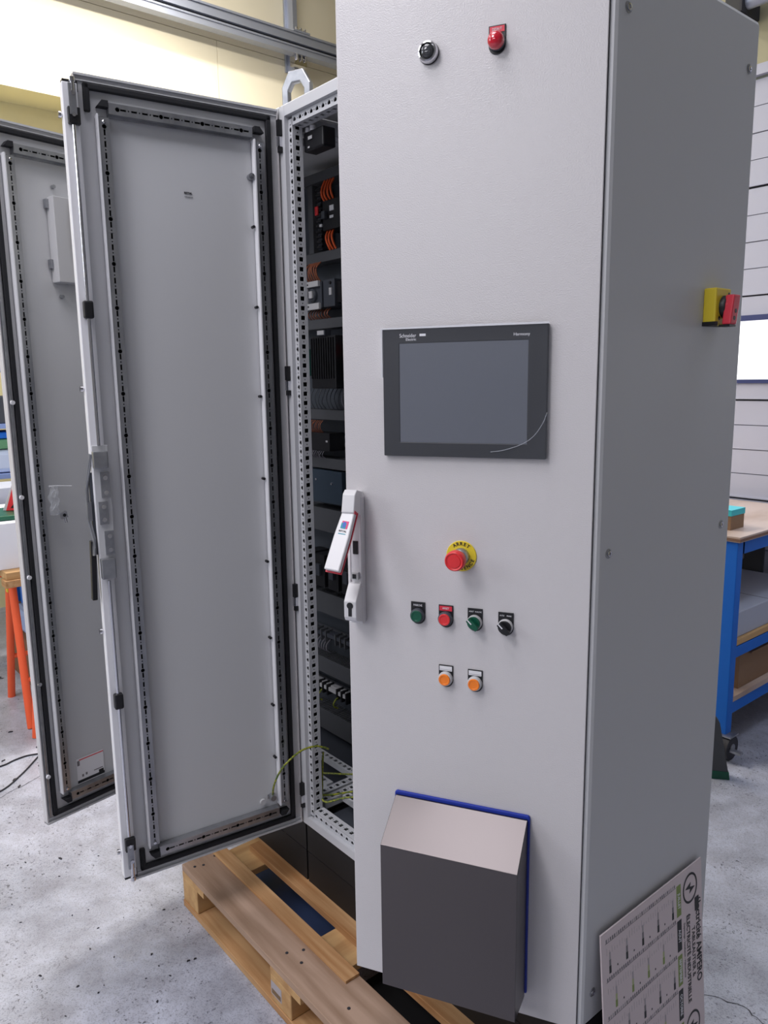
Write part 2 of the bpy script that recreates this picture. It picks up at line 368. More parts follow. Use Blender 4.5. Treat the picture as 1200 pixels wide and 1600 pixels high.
# ============================================================ CABINETS
H = 2.0
cab = empty('double_door_cabinet', T(0, 0, 0), 'tall light grey double door electrical cabinet standing on a black plinth on the pallet', 'cabinet')
cab2 = empty('bayed_cabinet', T(-.6, 0, 0), 'grey electrical cabinet joined on the left, its single door swung open behind the other door', 'cabinet')
def post(parent, x0, s, name='corner_post'):
    # vertical corner profile: front face, recessed perforated face and perforated inward face; s = +1 grows to +x
    mb = MB()
    a, b = sorted((x0, x0+s*.024)); mb.box(a, b, 0, .03, 0, H, FRAMEZ)
    a, b = sorted((x0, x0+s*.010)); mb.box(a, b, .03, .05, 0, H, FRAMEZ)
    # perforated face towards the front (normal -y)
    M = frame((x0+s*.033, .012, .03), (0, 0, 1), (-s, 0, 0) if s > 0 else (s, 0, 0), (0, -1, 0))
    M = frame((x0+s*.033, .012, .03), (0, 0, 1), (-1, 0, 0), (0, -1, 0))
    perf_strip(mb, M, H-.06, .018, frame_holes(H-.06), FRAMEZ, box_depth=.010, walls=())
    # perforated face looking into the cabinet (normal s*x)
    M = frame((x0+s*.042, .0275, .03), (0, 0, 1), (0, 1, 0), (s, 0, 0))
    perf_strip(mb, M, H-.06, .030, [(x, 'sq' if k == 'big' else k) for x, k in frame_holes(H-.06, .02)], FRAMEZ, walls=(1,))
    return mb.build(name, parent, I4)
def rail(parent, x0, x1, z, s, name):
    mb = MB(); L = x1-x0
    a, b = sorted((z, z+s*.024)); mb.box(x0+.0242, x1-.0242, .0002, .03, a, b, FRAMEZ)
    M = frame((x0+.04, .012, z+s*.036), (1, 0, 0), (0, 0, s), (0, -s*s, 0)) if s > 0 else frame((x0+.04, .012, z+s*.036), (1, 0, 0), (0, 0, 1), (0, -1, 0))
    M = frame((x0+.04, .012, z+s*.036), (1, 0, 0), (0, 0, 1), (0, -1, 0))
    perf_strip(mb, M, L-.08, .024, frame_holes(L-.08), FRAMEZ, box_depth=.012, walls=())
    M = frame((x0+.04, .0295, z+s*.048), (1, 0, 0), (0, 1, 0), (0, 0, s))
    perf_strip(mb, M, L-.08, .034, [(x, 'sq' if k == 'big' else k) for x, k in frame_holes(L-.08)], FRAMEZ, box_depth=.02, walls=(1,))
    return mb.build(name, parent, I4)
post(cab, 0, 1); post(cab, .970, -1)
rail(cab, 0, .970, 0, 1, 'bottom_rail'); rail(cab, 0, .970, H, -1, 'top_rail')
post(cab2, -.598, 1); post(cab2, -.003, -1); rail(cab2, -.598, -.003, 0, 1, 'bottom_rail'); rail(cab2, -.598, -.003, H, -1, 'top_rail')
# rear posts, depth rails
def depth_rail(parent, x, z0, nm='depth_rail'):
    mb = MB(); M = frame((x+.015, .06, z0+.03), (0, 1, 0), (-1, 0, 0), (0, 0, 1))
    perf_strip(mb, M, .37, .03, [(a, 'sq' if k == 'big' else k) for a, k in frame_holes(.37)], FRAMEZ, box_depth=.025)
    return mb.build(nm, parent, I4)
for x in (.0, .955): depth_rail(cab, x, .025)
for x in (-.595, -.04): depth_rail(cab2, x, .025)
for p_, xs in ((cab, (.002, .953)), (cab2, (-.598, -.037))):
    for x in xs:
        MB().box(x, x+.034, .445, .48, 0, H, FRAMEZ).build('rear_post', p_, I4)
        MB().box(x, x+.034, .06, .44, H-.05, H-.02, FRAMEZ).build('depth_rail', p_, I4)
for z in (.03,):      # two perforated chassis rails on the cabinet floor under the wiring
    for y in (.13, .23):
        mb = MB(); perf_strip(mb, frame((-.56, y, z+.03), (1, 0, 0), (0, 1, 0), (0, 0, 1)), .52, .025, [(a, 'sq' if k == 'big' else k) for a, k in frame_holes(.52)], FRAMEZ, box_depth=.02)
        mb.build('chassis_rail', cab2, I4)
        mb = MB(); perf_strip(mb, frame((.04, y, z+.03), (1, 0, 0), (0, 1, 0), (0, 0, 1)), .9, .025, [(a, 'sq' if k == 'big' else k) for a, k in frame_holes(.9)], FRAMEZ, box_depth=.02)
        mb.build('chassis_rail', cab, I4)
# closed backs, roofs, gland plates, plinths
MB().box(.01, .973, .485, .497, .01, H-.01, PAINTIN).build('back_panel', cab, I4)
MB().box(-.595, -.005, .485, .497, .01, H-.01, PAINTIN).build('back_panel', cab2, I4)
MB().box(.002, .972, .004, .495, H+.0003, H+.006, PAINTIN).build('roof_plate', cab, I4, bevel=.002)
MB().box(-.598, -.003, .004, .495, H+.0003, H+.006, PAINTIN).build('roof_plate', cab2, I4, bevel=.002)
MB().box(.04, .95, .05, .44, .003, .012, DEVGREY).build('gland_plate', cab, I4)
MB().box(-.56, -.04, .05, .44, .003, .012, DEVGREY).build('gland_plate', cab2, I4)
MB().box(-.612, -.599, .012, .496, 0, H, PAINTIN).build('side_panel', cab2, I4, bevel=.004)
MB().box(.974, 1.0, .003, .4965, 0.004, H, PAINTSIDE).build('side_panel', cab, I4, bevel=.009)
MB().box(.972, .9905, -.0015, .004, .006, H-.006, GASKET).build('hinge_gap_shade', cab, I4)  # black strip painting the shade in the gap beside the hinge
for (a, b, pp) in ((.004, .996, cab), (-.6, -.004, cab2)):
    MB().box(a, b, .010, .030, -.2, -.101, PLINTH).box(a, b, .010, .030, -.099, 0, PLINTH).box(a, b, .47, .49, -.2, 0, PLINTH).box(a, a+.02, .03, .47, -.2, 0, PLINTH).box(b-.02, b, .03, .47, -.2, 0, PLINTH).build('plinth', pp, I4)
sp = MB()
for (y, z) in ((.039, 1.9046), (.039, .9893), (.039, .0724), (.457, 1.9046), (.457, .9893), (.457, .0724)):
    M = frame((1.0, y, z), (0, 1, 0), (0, 0, 1), (1, 0, 0))
    o = MB().lathe([(.0095, -.002), (.0095, .0008), (.0075, .0012), (.0062, -.002)], ZINC, 20, M).lathe([(.0058, -.003), (.0055, .0032), (.003, .0036), (.0026, .0012)], CHROME, 16, M).build('panel_screw', cab, I4)

# ---------- right door (ajar) frame: x = towards hinge (right), y up, z outwards
th = .49743
dR = Vector((-cos(th), -sin(th), 0)); nR = Vector((sin(th), -cos(th), 0))
def FR(u, z, off=0): return frame(Vector((1, 0, 0))+dR*u+nR*off+Vector((0, 0, z)), -dR, (0, 0, 1), nR)
DR = FR(0, 0)
doorR = MB().box(-.4928, -.008, .006, 1.994, -.003, 0, PAINT).build('door', cab, DR, bevel=.0015)
doorR['label'] = 'right door standing ajar, carrying the touch panel and buttons'
MB().box(-.4928, -.4898, .006, 1.994, -.020, -.003, PAINT).box(-.011, -.008, .006, 1.994, -.010, -.003, PAINT).box(-.49, -.011, .006, .009, -.02, -.003, PAINT).box(-.49, -.011, 1.991, 1.994, -.02, -.003, PAINT).build('folded_edge', doorR, DR)
MB().box(-.47, -.455, .03, 1.97, -.016, -.003, GASKET).box(-.035, -.022, .03, 1.97, -.016, -.003, GASKET).box(-.47, -.022, .03, .045, -.016, -.003, GASKET).box(-.47, -.022, 1.955, 1.97, -.016, -.003, GASKET).build('gasket', doorR, DR)
mb = MB()
for x in (-.43, -.06):
    perf_strip(mb, DR @ frame((x, .06, -.024), (0, 1, 0), (1, 0, 0), (0, 0, -1)), 1.88, .025, rail_holes(1.88), ZINC, box_depth=.018)
mb.build('stiffening_rail', doorR, I4)
# handle on the right door (off-white, swung out)
HB = FR(.467, 0)
prof = [(-.0125, .822), (.0125, .822), (.0135, .87), (.0135, 1.06), (.012, 1.089), (-.012, 1.089), (-.0135, 1.06), (-.0135, .87)]
mb = MB()
mb.prism([(-.014, .820), (.014, .820), (.0145, .83), (.0145, 1.08), (.010, 1.091), (-.010, 1.091), (-.0145, 1.08), (-.0145, .83)], 0, .018, WHITEHANDLE)
# lower lock housing, side profile swept across the width
def sideprism(mb, pts, x0, x1, m):     # pts (z-out, y-up) extruded along x
    i = mb.mi(m); a = [mb.bm.verts.new((x0, p[1], p[0])) for p in pts]; b = [mb.bm.verts.new((x1, p[1], p[0])) for p in pts]
    mb.face(a, i); mb.face(b[::-1], i)
    for k in range(len(pts)): mb.face([a[k], a[(k+1) % len(pts)], b[(k+1) % len(pts)], b[k]], i)
sideprism(mb, [(.010, .822), (.030, .828), (.046, .834), (.050, .842), (.050, .874), (.036, .893), (.026, .906), (.010, .908)], -.0135, .0135, WHITEHANDLE)
sideprism(mb, [(.010, .90), (.024, .902), (.020, .92), (.019, 1.04), (.010, 1.04)], -.0135, -.010, WHITEHANDLE)
sideprism(mb, [(.010, .90), (.024, .902), (.020, .92), (.019, 1.04), (.010, 1.04)], .010, .0135, WHITEHANDLE)
sideprism(mb, [(.010, 1.045), (.046, 1.047), (.052, 1.056), (.044, 1.09), (.034, 1.098), (.010, 1.092)], -.0135, .0135, WHITEHANDLE)
mb.build('handle_base', doorR, HB, bevel=.0022)
MB().box(-.005, .006, .965, .992, .0175, .0192, BLACK).build('latch_slot', doorR, HB)
MB().box(-.006, .008, .914, .928, .0175, .026, DEVLIGHT).box(-.004, .004, .916, .925, .0255, .0266, BLACK).build('catch', doorR, HB)
MB().lathe([(.0068, 0), (.0068, .0008)], BLACK, 18, T(0, .866, .0502)).box(-.0036, .0036, .844, .864, .050, .0509, BLACK).build('lock_cylinder', doorR, HB)
# lever: from the pivot down, out and towards the free edge
p0 = Vector((0, 1.050, .040)); p1 = Vector((-.012, .947, .098)) + Vector((0, 0, 0))
ax = (p1-p0).normalized(); sxv = Vector((1, 0, 0)); sxv = (sxv-ax*sxv.dot(ax)).normalized(); nz = sxv.cross(-ax).normalized()
ML = HB @ frame(p0, sxv, -ax, sxv.cross(-ax)); LL = (p1-p0).length
mb = MB(); mb.prism([(-.0135, .004), (.0135, .004), (.0165, -.05), (.0165, -LL), (-.0165, -LL), (-.0165, -.05)], -.002, .010, WHITEHANDLE)
mb.build('handle_lever', doorR, ML, bevel=.0025)
MB().prism([(-.0145, .0055), (.0145, .0055), (.0172, -.05), (.0172, -LL-.0025), (-.0172, -LL-.0025), (-.0172, -.05)], -.0055, -.0018, REDEDGE).box(-.0142, .0142, -.0005, .0055, -.005, .0112, REDEDGE).build('handle_trim', doorR, ML)
lg = MB()
cols = [mat('print_cyan', srgb(20, 140, 160), .5), mat('print_blue', srgb(50, 90, 190), .5), mat('print_magenta', srgb(215, 60, 120), .5)]
lg.box(-.006, .008, -.034, -.018, .0100, .0103, cols[2]).box(-.007, .004, -.034, -.022, .0103, .0105, cols[0]).box(-.003, .002, -.031, -.020, .0105, .0107, cols[1]).box(-.008, .008, -.0455, -.0438, .010, .0104, cols[0])
lg.build('handle_logo', doorR, ML)
text('lettering', 'RITTAL', .0052, ML @ T(0, -.0392, .0102), INK, doorR, bold=.0001)

# ---------- devices on the right door
def legend(e, m_top, txt, ink, plate=BLACK, stripm=None):
    pts = [(-.0148, .027), (.0148, .027), (.0148, -.004)] + [(.0148*cos(a), -.004+.0148*sin(a)) for a in [-PI*k/10 for k in range(1, 10)]] + [(-.0148, -.004)]
    MB().prism(pts, 0, .0022, plate).build('legend_plate', e, bevel=.0005)
    if m_top is not None: MB().box(-.0128, .0128, .0155, .0250, .0022, .0029, m_top).build('legend_insert', e)
    if txt: text('lettering', txt, .0058, WM[e.name] @ T(0, .0203, .003), ink, e, sx=.8)
def button(u, z, lens, top, txt, ink, label, nm='push_button', cat='button', lip=CHROME, dome=False, group=None):
    e = empty(nm, FR(u, z), label, cat, group)
    legend(e, top, txt, ink)
    MB().lathe([(.0145, .002), (.0145, .008), (.0138, .0105), (.0118, .0115), (.0115, .009)], lip, 32).build('bezel_ring', e, smooth=True)
    if dome: MB().lathe([(.0142, .009), (.0141, .014), (.0122, .0190), (.0075, .0222), (.001, .0230)], lens, 32).build('lens', e, smooth=True)
    else: MB().lathe([(.0117, .009), (.0117, .0135), (.0110, .0145), (.0085, .0145), (.0078, .0138)], lens, 32).build('cap', e, smooth=True)
    return e
button(.340, .846, GREEN, None, 'MARCHE', WHITEINK, 'green push button under a black legend, leftmost of the row of four', lip=DEVGREY)
button(.282, .845, RED, PINKRED, 'ARRET', WHITEINK, 'flush red push button under a red legend, second of the row of four', lip=DEVGREY)
def selector(u, z, m, label, txt):
    e = empty('selector_switch', FR(u, z), label, 'switch')
    legend(e, None, '', WHITEINK)
    for a_, t_ in ((-.0072, txt.split()[0]), (.0066, txt.split()[1])): text('lettering', t_, .0040, WM[e.name] @ T(a_, .0205, .0024), WHITEINK, e, sx=.82)
    MB().lathe([(.0145, .002), (.0145, .009), (.0135, .011), (.011, .0112)], DEVLIGHT, 32).build('bezel_ring', e, smooth=True)
    MB().lathe([(.0132, .009), (.0130, .013), (.012, .0145)], m, 32).build('dial', e, smooth=True)
    M = R(math.radians(45), 'Z')
    MB().prism([(-.0045, -.0135), (.0045, -.0135), (.006, 0), (.0045, .0135), (-.0045, .0135), (-.006, 0)], .0135, .0245, m, M).build('knob', e, bevel=.001)
    MB().box(-.0011, .0011, .002, .0138, .0245, .0250, WHITEINK, M).box(-.0011, .0011, .0130, .0142, .0140, .025, WHITEINK, M).build('pointer', e)
selector(.223, .844, GREEN, 'green rotary selector switch with a white pointer', 'ARRET MARCHE')
selector(.1625, .842, BLACK, 'black rotary selector switch with a white pointer, right end of the row', 'AUTO MANU')
button(.282, .721, ORANGELENS, WHITEINK, '__________', INK, 'orange indicator lamp under a white legend, left one of the pair', nm='indicator_lamp', cat='indicator', lip=DEVLIGHT)
button(.222, .719, ORANGELENS, WHITEINK, '__________', INK, 'orange indicator lamp under a white legend, right one of the pair', nm='indicator_lamp', cat='indicator', lip=DEVLIGHT)
button(.191, 1.872, REDLENS, PINKRED, 'DEFAUT', WHITEINK, 'domed red indicator lamp under a red legend at the top of the door', nm='indicator_lamp', cat='indicator', lip=DEVGREY, dome=True)
# round chrome key switch / blank at the top
e = empty('key_switch', FR(.313, 1.874), 'round chrome ringed black key switch at the top of the door', 'switch')
MB().lathe([(.0185, 0), (.0185, .003)], BLACK, 36).build('seal_ring', e, smooth=True)
MB().lathe([(.0180, .002), (.0180, .009), (.0165, .0125), (.0140, .0135), (.0136, .0080)], CHROME, 40).build('bezel_ring', e, smooth=True)
MB().lathe([(.0134, .007), (.0134, .0085), (.009, .0088)], BLACK, 32).lathe([(.0055, .0085), (.005, .0105)], CHROME, 20).box(-.0008, .0008, -.0035, .0035, .0105, .0108, BLACK).build('lock_face', e)
MB().lathe([(.0115, .0085), (.0105, .0145), (.008, .0162), (.002, .017)], mat('smoked_lens', srgb(60, 62, 68), .06, coat=1, alpha=.65), 32).build('lens', e, smooth=True)
# emergency stop
e = empty('emergency_stop', FR(.251, .973), 'red mushroom emergency stop on a yellow disc in the middle of the door', 'emergency stop')
MB().lathe([(.0300, 0), (.0300, .0015), (.0292, .0022)], YELLOW, 48).build('yellow_disc', e, smooth=True)
MB().lathe([(.0165, .002), (.0165, .012), (.0145, .016), (.012, .017), (.012, .03)], ZINC, 32).build('collar', e, smooth=True)
MB().lathe([(.0125, .022), (.0175, .030), (.0195, .036), (.0195, .046), (.0185, .050), (.0165, .0515), (.0155, .0505), (.0125, .0500), (.0120, .0512), (.003, .0515)], RED, 40).build('mushroom_head', e, smooth=True)
def arc_text(e, s, r, a0, da, size, flip=False):
    for k, chh in enumerate(s):
        if chh == ' ': continue
        a = a0 + da*k; x, y = r*cos(a), r*sin(a)
        text('letter', chh, size, WM[e.name] @ T(x, y, .0024) @ R(a-PI/2 + (PI if flip else 0), 'Z'), INK, e, bold=.0002)
arc_text(e, 'ARRET', .0240, math.radians(90+34), -math.radians(17), .0092)
arc_text(e, "D'URGENCE", .0240, math.radians(-90-72), math.radians(18), .0092, True)

# touch panel
e = empty('touch_panel', FR(.2485, 1.284), 'grey touch screen panel with a charcoal frame under peeling film, on the ajar door', 'touch screen')
pw, ph = .1565, .1195
mb = MB(); i = mb.mi(BEZEL); rect = lambda a, b, c, d, z: [mb.bm.verts.new(q) for q in ((a, c, z), (b, c, z), (b, d, z), (a, d, z))]
oa, ob, ia, ib = rect(-pw, pw, -ph, ph, 0), rect(-pw, pw, -ph, ph, .010), rect(-.1225, .1215, -.0925, .0925, 0), rect(-.1225, .1215, -.0925, .0925, .010)
for k in range(4):
    kk = (k+1) % 4
    for q in ((oa[k], oa[kk], ob[kk], ob[k]), (ib[k], ib[kk], ia[kk], ia[k]), (ob[k], ob[kk], ib[kk], ib[k]), (oa[kk], oa[k], ia[k], ia[kk])): mb.face(q, i)
mb.build('bezel', e, bevel=.0015)
MB().box(-.1225, .1215, -.0925, .0925, .002, .0092, SCREEN).build('screen', e)
text('lettering', 'Schneider', .0098, FR(.3540, 1.3905, .0101), WHITEINK, e, sx=.85)
text('lettering', 'Electric', .0070, FR(.3475, 1.3835, .0101), WHITEINK, e)
lgm = MB().box(-.006, .006, -.0022, .0022, 0, .0003, WHITEINK, T(-.0760, .1072, .0101)); lgm.build('logo_mark', e)
text('lettering', 'Harmony', .0078, FR(.139, 1.3865, .0101), WHITEINK, e)
# film: thin sheet over the panel, lifted along its top and right edges
mb = MB(); i = mb.mi(FILM); nx, ny = 24, 18; g = []
for a in range(nx+1):
    row = []
    for b in range(ny+1):
        x = -pw-.003+(2*pw+.007)*a/nx; y = -ph-.001+(2*ph+.005)*b/ny
        z = .0108+.0035*max(0, (y-.108)/.012)**2 + .004*max(0, (x-.13)/.03)**2 + .006*max(0, ((x-.10)/.06)+((-y-.05)/.08)-.6)*(1 if x > .06 and y < -.03 else 0) + .0003*sin(70*x+40*y)
        row.append(mb.bm.verts.new((x, y, z)))
    g.append(row)
for a in range(nx):
    for b in range(ny): mb.face([g[a][b], g[a+1][b], g[a+1][b+1], g[a][b+1]], i)
mb.build('protective_film', e, smooth=True)
FILME = mat('film_edge_highlight', srgb(238, 240, 246), .2, alpha=.55)  # pale strips that paint the highlight along the film's edges
MB().prism([(-pw-.002, ph-.0005), (pw+.002, ph-.0005), (pw+.001, ph+.0028), (.02, ph+.0035), (-pw-.001, ph+.0022)], .0085, .0115, FILME).build('film_edge_glint', e)
MB().tube(catmull([(pw+.001, -.035, .012), (.150, -.055, .0125), (.134, -.078, .0125), (.112, -.093, .0125), (.080, -.104, .012), (.055, -.108, .011)], 6), .0007, mat('film_crease_plastic', srgb(200, 205, 215), .25, alpha=.28), 6).build('film_crease', e, smooth=True)
MB().box(-pw-.003, -pw-.0005, .03, ph, .002, .0115, FILME).build('film_edge_glint', e)

# stainless vent hood low on the door
e = empty('vent_hood', FR(.2505, 0), 'brushed stainless steel rain hood with a blue seal, low on the ajar door', 'vent hood')
mb = MB()
MB().prism([(-.1425, .062), (.1425, .062), (.1425, .455), (.139, .459), (-.139, .459), (-.1425, .455)], 0, .0065, BLUE).build('seal', e, bevel=.002)
hw = .1385
mb = MB()
hp = [(.007, .452), (.012, .452), (.100, .392), (.100, .075), (.0985, .075), (.0985, .390), (.0115, .4505), (.007, .4505)]
sideprism(mb, hp, -hw, hw, STEEL)
for s in (-1, 1):
    x0, x1 = sorted((s*hw, s*(hw-.0015)))
    sideprism(mb, [(.007, .452), (.012, .452), (.100, .392), (.100, .075), (.007, .055)], x0, x1, STEEL)
mb.build('hood_shell', e, bevel=.0016)
MB().box(-.12, .12, .10, .40, .0, .006, DEVLIGHT).build('vent_grille', e)

# disconnect switch on the side panel
e = empty('disconnect_switch', frame((1.0, .36, 1.442), (0, 1, 0), (0, 0, 1), (1, 0, 0)), 'yellow isolator with a red rotary handle on the grey side panel', 'switch')
MB().box(-.030, .030, -.035, .036, 0, .026, YELLOW).build('yellow_plate', e, bevel=.003)
MB().box(-.0305, -.020, -.0365, -.0285, .0, .0268, BLACK).box(-.031, .031, -.0365, -.035, .0, .01, BLACK).build('corner_inset', e)
MB().lathe([(.022, .026), (.022, .034), (.020, .037)], BLACK, 32, T(.004, .0, 0)).build('collar', e, smooth=True)
MB().lathe([(.0185, .034), (.018, .042), (.015, .045)], PINKRED, 28, T(.004, 0, 0)).build('rotor', e, smooth=True)
MB().prism([(-.020, -.035), (.006, -.035), (.014, .0), (.017, .022), (-.010, .022), (-.014, .0)], .034, .052, PINKRED).build('red_grip', e, bevel=.003)
MB().cyl((-.001, -.009, .052), (-.001, -.009, .0525), .0042, BLACK, 14).cyl((-.005, -.023, .052), (-.005, -.023, .0525), .0042, BLACK, 14).cyl((.02, .025, .026), (.02, .025, .0264), .004, BLACK, 14).cyl((-.014, -.022, .026), (-.014, -.022, .0264), .004, BLACK, 14).build('lock_holes', e)
MB().box(-.019, .006, -.039, -.035, .028, .050, BLACK).build('grip_foot', e)

# ---------- inner-face doors (left door, and the door of the bayed cabinet)
def build_inner_door(cabinet, hx, tht, width, rail_u, label, full_gasket):
    d = Vector((cos(tht), -sin(tht), 0)); n = Vector((sin(tht), cos(tht), 0))
    def F(u, z, off=0): return frame(Vector((hx, 0, 0))+d*u+n*off+Vector((0, 0, z)), -d, (0, 0, 1), n)
    D = F(0, 0); W_ = width
    dd = MB().box(-W_, -.006, .005, 1.995, -.004, -.001, PAINTIN).build('door', cabinet, D); dd['label'] = label
    MB().box(-W_, -W_+.003, .005, 1.995, -.018, 0.004, PAINT).box(-.009, -.006, .005, 1.995, -.018, .004, PAINT).box(-W_, -.006, .005, .010, -.018, .006, PAINTIN).box(-W_, -.006, 1.990, 1.995, -.018, .006, PAINTIN).box(-W_, -.006, 1.9795, 1.982, -.001, .003, PAINTIN).box(-W_, -.006, .019, .0215, -.001, .003, PAINTIN).build('folded_edge', dd, D)
    g = MB(); gu = W_-.018
    g.box(-gu, -.028, 1.962, 1.976, -.001, .010, GASKET).box(-gu, -.028, .026, .040, -.001, .010, GASKET).box(-.042, -.028, .026, 1.976, -.001, .010, GASKET)
    if full_gasket: g.box(-gu, -gu+.014, .026, 1.976, -.001, .010, GASKET)
    else: g.box(-gu, -gu+.014, 1.915, 1.976, -.001, .010, GASKET).box(-gu, -gu+.014, .026, .088, -.001, .010, GASKET)
    g.build('gasket', dd, D, bevel=.003)
    ul, ur, zt, zb = rail_u, .066, 1.9255, .072
    def rl(M, L, w_=.024):
        mb = MB(); perf_strip(mb, M, L, w_, rail_holes(L), ZINC, box_depth=.019)
        mb.box(0, L, -w_/2-.004, -w_/2, -.019, -.016, ZINC, M)
        return mb.build('stiffening_rail', dd, I4)
    h = .020
    rl(D @ frame((-ul, 1.905, h), (0, -1, 0), (1, 0, 0), (0, 0, 1)), 1.905-.095)
    rl(D @ frame((-ur, 1.905, h), (0, -1, 0), (1, 0, 0), (0, 0, 1)), 1.905-.095)
    rl(D @ frame((-ul+.012, zt, h), (1, 0, 0), (0, 1, 0), (0, 0, 1)), ul-ur-.03)
    rl(D @ frame((-ul+.012, zb, h), (1, 0, 0), (0, 1, 0), (0, 0, 1)), ul-ur-.03)
    # bright inner flanges
    MB().box(-ul-.0158, -ul-.0125, .09, 1.91, 0, .0225, STRIPP).box(-ur-.0158, -ur-.0125, .09, 1.91, 0, .024, STRIPP).box(-ul+.01, -ur-.02, zb+.012, zb+.0145, 0, .022, ZINC).build('rail_flange', dd, D)
    for (u, z, sx, sy) in ((ul, zt, -1, 1), (ur, zt, 1, 1), (ul, zb, -1, -1), (ur, zb, 1, -1)):
        M = D @ frame((-u, z-sy*.010, 0), (sx, 0, 0), (0, sy, 0), (0, 0, sx*sy))
        MB().prism([(-.012, .012), (.013, .012), (.002, .026), (-.012, .026)] if True else [], 0, .021*sx*sy, GASKET, M).build('corner_piece', dd, I4)
        MB().lathe([(.0042, 0), (.0042, .0035), (.003, .0045)], CHROME, 14, D @ T(-u, z-sy*.031, .0205)).build('rail_screw', dd, I4)
    return dd, D, F
thL = 1.70087
doorL, DL, FLf = build_inner_door(cab, 0, thL, .502, .4455, 'left door swung wide open, its inner face showing', False)
thF = 1.382
doorF, DF, FFf = build_inner_door(cab2, -.6, thF, .607, .546, 'single door swung open, partly hidden by the nearer open door', True)
# hinges of the left door
for z in (1.935, 1.315, .708, .098):
    MB().box(.003, .014, -.012, -.0005, z-.004, z+.034, BLACK).box(.003, .012, -.012, -.0005, z-.030, z-.006, CHROME).box(.003, .014, -.010, -.0005, z-.044, z-.031, BLACK).cyl((-.014, -.012, z-.035), (-.014, -.012, z+.035), .0055, ZINC, 12).box(-.020, -.004, -.010, .004, z-.034, z-.012, BLACK).box(-.020, -.006, -.012, .002, z+.02, z+.034, CHROME).build('hinge', cab, I4)
# lock strip and rods on the left door
MB().box(-.531, -.4985, .030, 1.966, -.004, .022, STRIPP).build('lock_strip', doorL, DL, bevel=.002)
mb = MB()
for z0, z1 in ((.030, .041), (1.955, 1.966)): mb.box(-.529, -.497, z0-.006, z1+.006, -.002, .020, BLACK)
mb.build('strip_end_cap', doorL, DL)
rod = MB()
rod.cyl((-.513, 1.165, .030), (-.513, 1.875, .030), .0042, CHROME, 12).cyl((-.513, .150, .030), (-.513, .835, .030), .0042, CHROME, 12)
rod.build('lock_rod', doorL, DL, smooth=True)
for z in (1.895, .125):
    s = 1 if z > 1 else -1
    MB().box(-.524, -.498, z-.018, z+.018, .0215, .034, BLACK).build('rod_guide', doorL, DL, bevel=.002)
    MB().box(-.5205, -.505, z+s*.005-.004, z+s*.065, .030, .036, ZINC).build('rod_end', doorL, DL) if s > 0 else MB().box(-.5205, -.505, z-.065, z, .030, .036, ZINC).build('rod_end', doorL, DL)
    MB().cyl((-.513, z, .034), (-.513, z, .040), .0045, CHROME, 14).cyl((-.511, z+s*.045, .034), (-.511, z+s*.045, .039), .005, CHROME, 14).cyl((-.511, z+s*.05, .033), (-.511, z+s*(.076 if s > 0 else .096), .033), .0045, CHROME, 10).cyl((-.511, z+s*(.070 if s > 0 else .090), .033), (-.511, z+s*(.078 if s > 0 else .1), .033), .0068, CHROME, 10).build('rod_roller', doorL, DL, smooth=True)
for z in (1.478, .523): MB().box(-.524, -.502, z-.020, z+.020, .0215, .040, BLACK).build('rod_guide', doorL, DL, bevel=.004)
for z in (1.90, 1.298, .703, .099):
    MB().cyl((-.534, z, .004), (-.540, z, .004), .007, CHROME, 14).cyl((-.531, z, .004), (-.534, z, .004), .0045, CHROME, 12).build('strip_screw', doorL, DL, smooth=True)
# lock case
MB().box(-.529, -.492, .845, 1.165, .0215, .026, PAINTIN).build('lock_case', doorL, DL, bevel=.001)
for z0, z1 in ((1.112, 1.152), (.842, .892)):
    MB().box(-.5305, -.497, z0, z1, .026, .044, ZINC).build('lock_bracket', doorL, DL, bevel=.002)
for z0, z1 in ((1.040, 1.100), (.900, .958), (.975, 1.030)):
    u = -.505 if z0 != .975 else -.5135
    MB().box(u-.010, u+.011, z0, z1, .026, .031, ZINC).cyl((u, z0+.012, .031), (u, z0+.012, .036), .0055, CHROME, 16).cyl((u, z1-.012, .031), (u, z1-.012, .036), .0055, CHROME, 16).build('lock_plate', doorL, DL)
mb = MB().tube([DL @ Vector(p) for p in ((-.531, 1.145, .020), (-.545, 1.06, .010), (-.546, .99, .014), (-.538, .94, .020), (-.541, .90, .024))], .0045, ZINC, 8)
mb.box(-.538, -.531, .90, 1.10, .006, .016, DEVGREY, DL).box(-.548, -.538, .985, 1.03, .004, .020, ZINC, DL).build('lever_linkage', doorL, I4)
MB().prism([(-.553, .788), (-.541, .788), (-.534, .935), (-.547, .935)], .004, .022, BLACK).build('locking_lever', doorL, DL, bevel=.002)
# sticker lettering (the code square is left out), knob, earth stud on the left door
text('lettering', 'RITTAL', .0062, FLf(.2515, 1.7665, .0002), INK, doorL, bold=.0003)
text('lettering', 'www.rittal.com', .0034, FLf(.2505, 1.758, .0002), INK, doorL)
MB().cyl((-.088, 1.822, 0), (-.088, 1.822, .016), .008, ZINC, 14).cyl((-.088, 1.822, .016), (-.088, 1.822, .024), .004, ZINC, 10).build('grounding_stud', doorL, DL)
for z in (1.70, 1.50, 1.27, 1.05, .82, .6, .40, .24): MB().cyl((-.088, z, .004), (-.088, z, .016), .004, BLACK, 8).build('rail_clip', doorL, DL)
MB().cyl((-.128, .108, 0), (-.128, .108, .007), .009, DEVLIGHT, 16).cyl((-.101, .118, 0), (-.101, .118, .02), .0085, ZINC, 14).box(-.112, -.09, .112, .124, .0, .004, ZINC).build('earth_stud', doorL, DL)
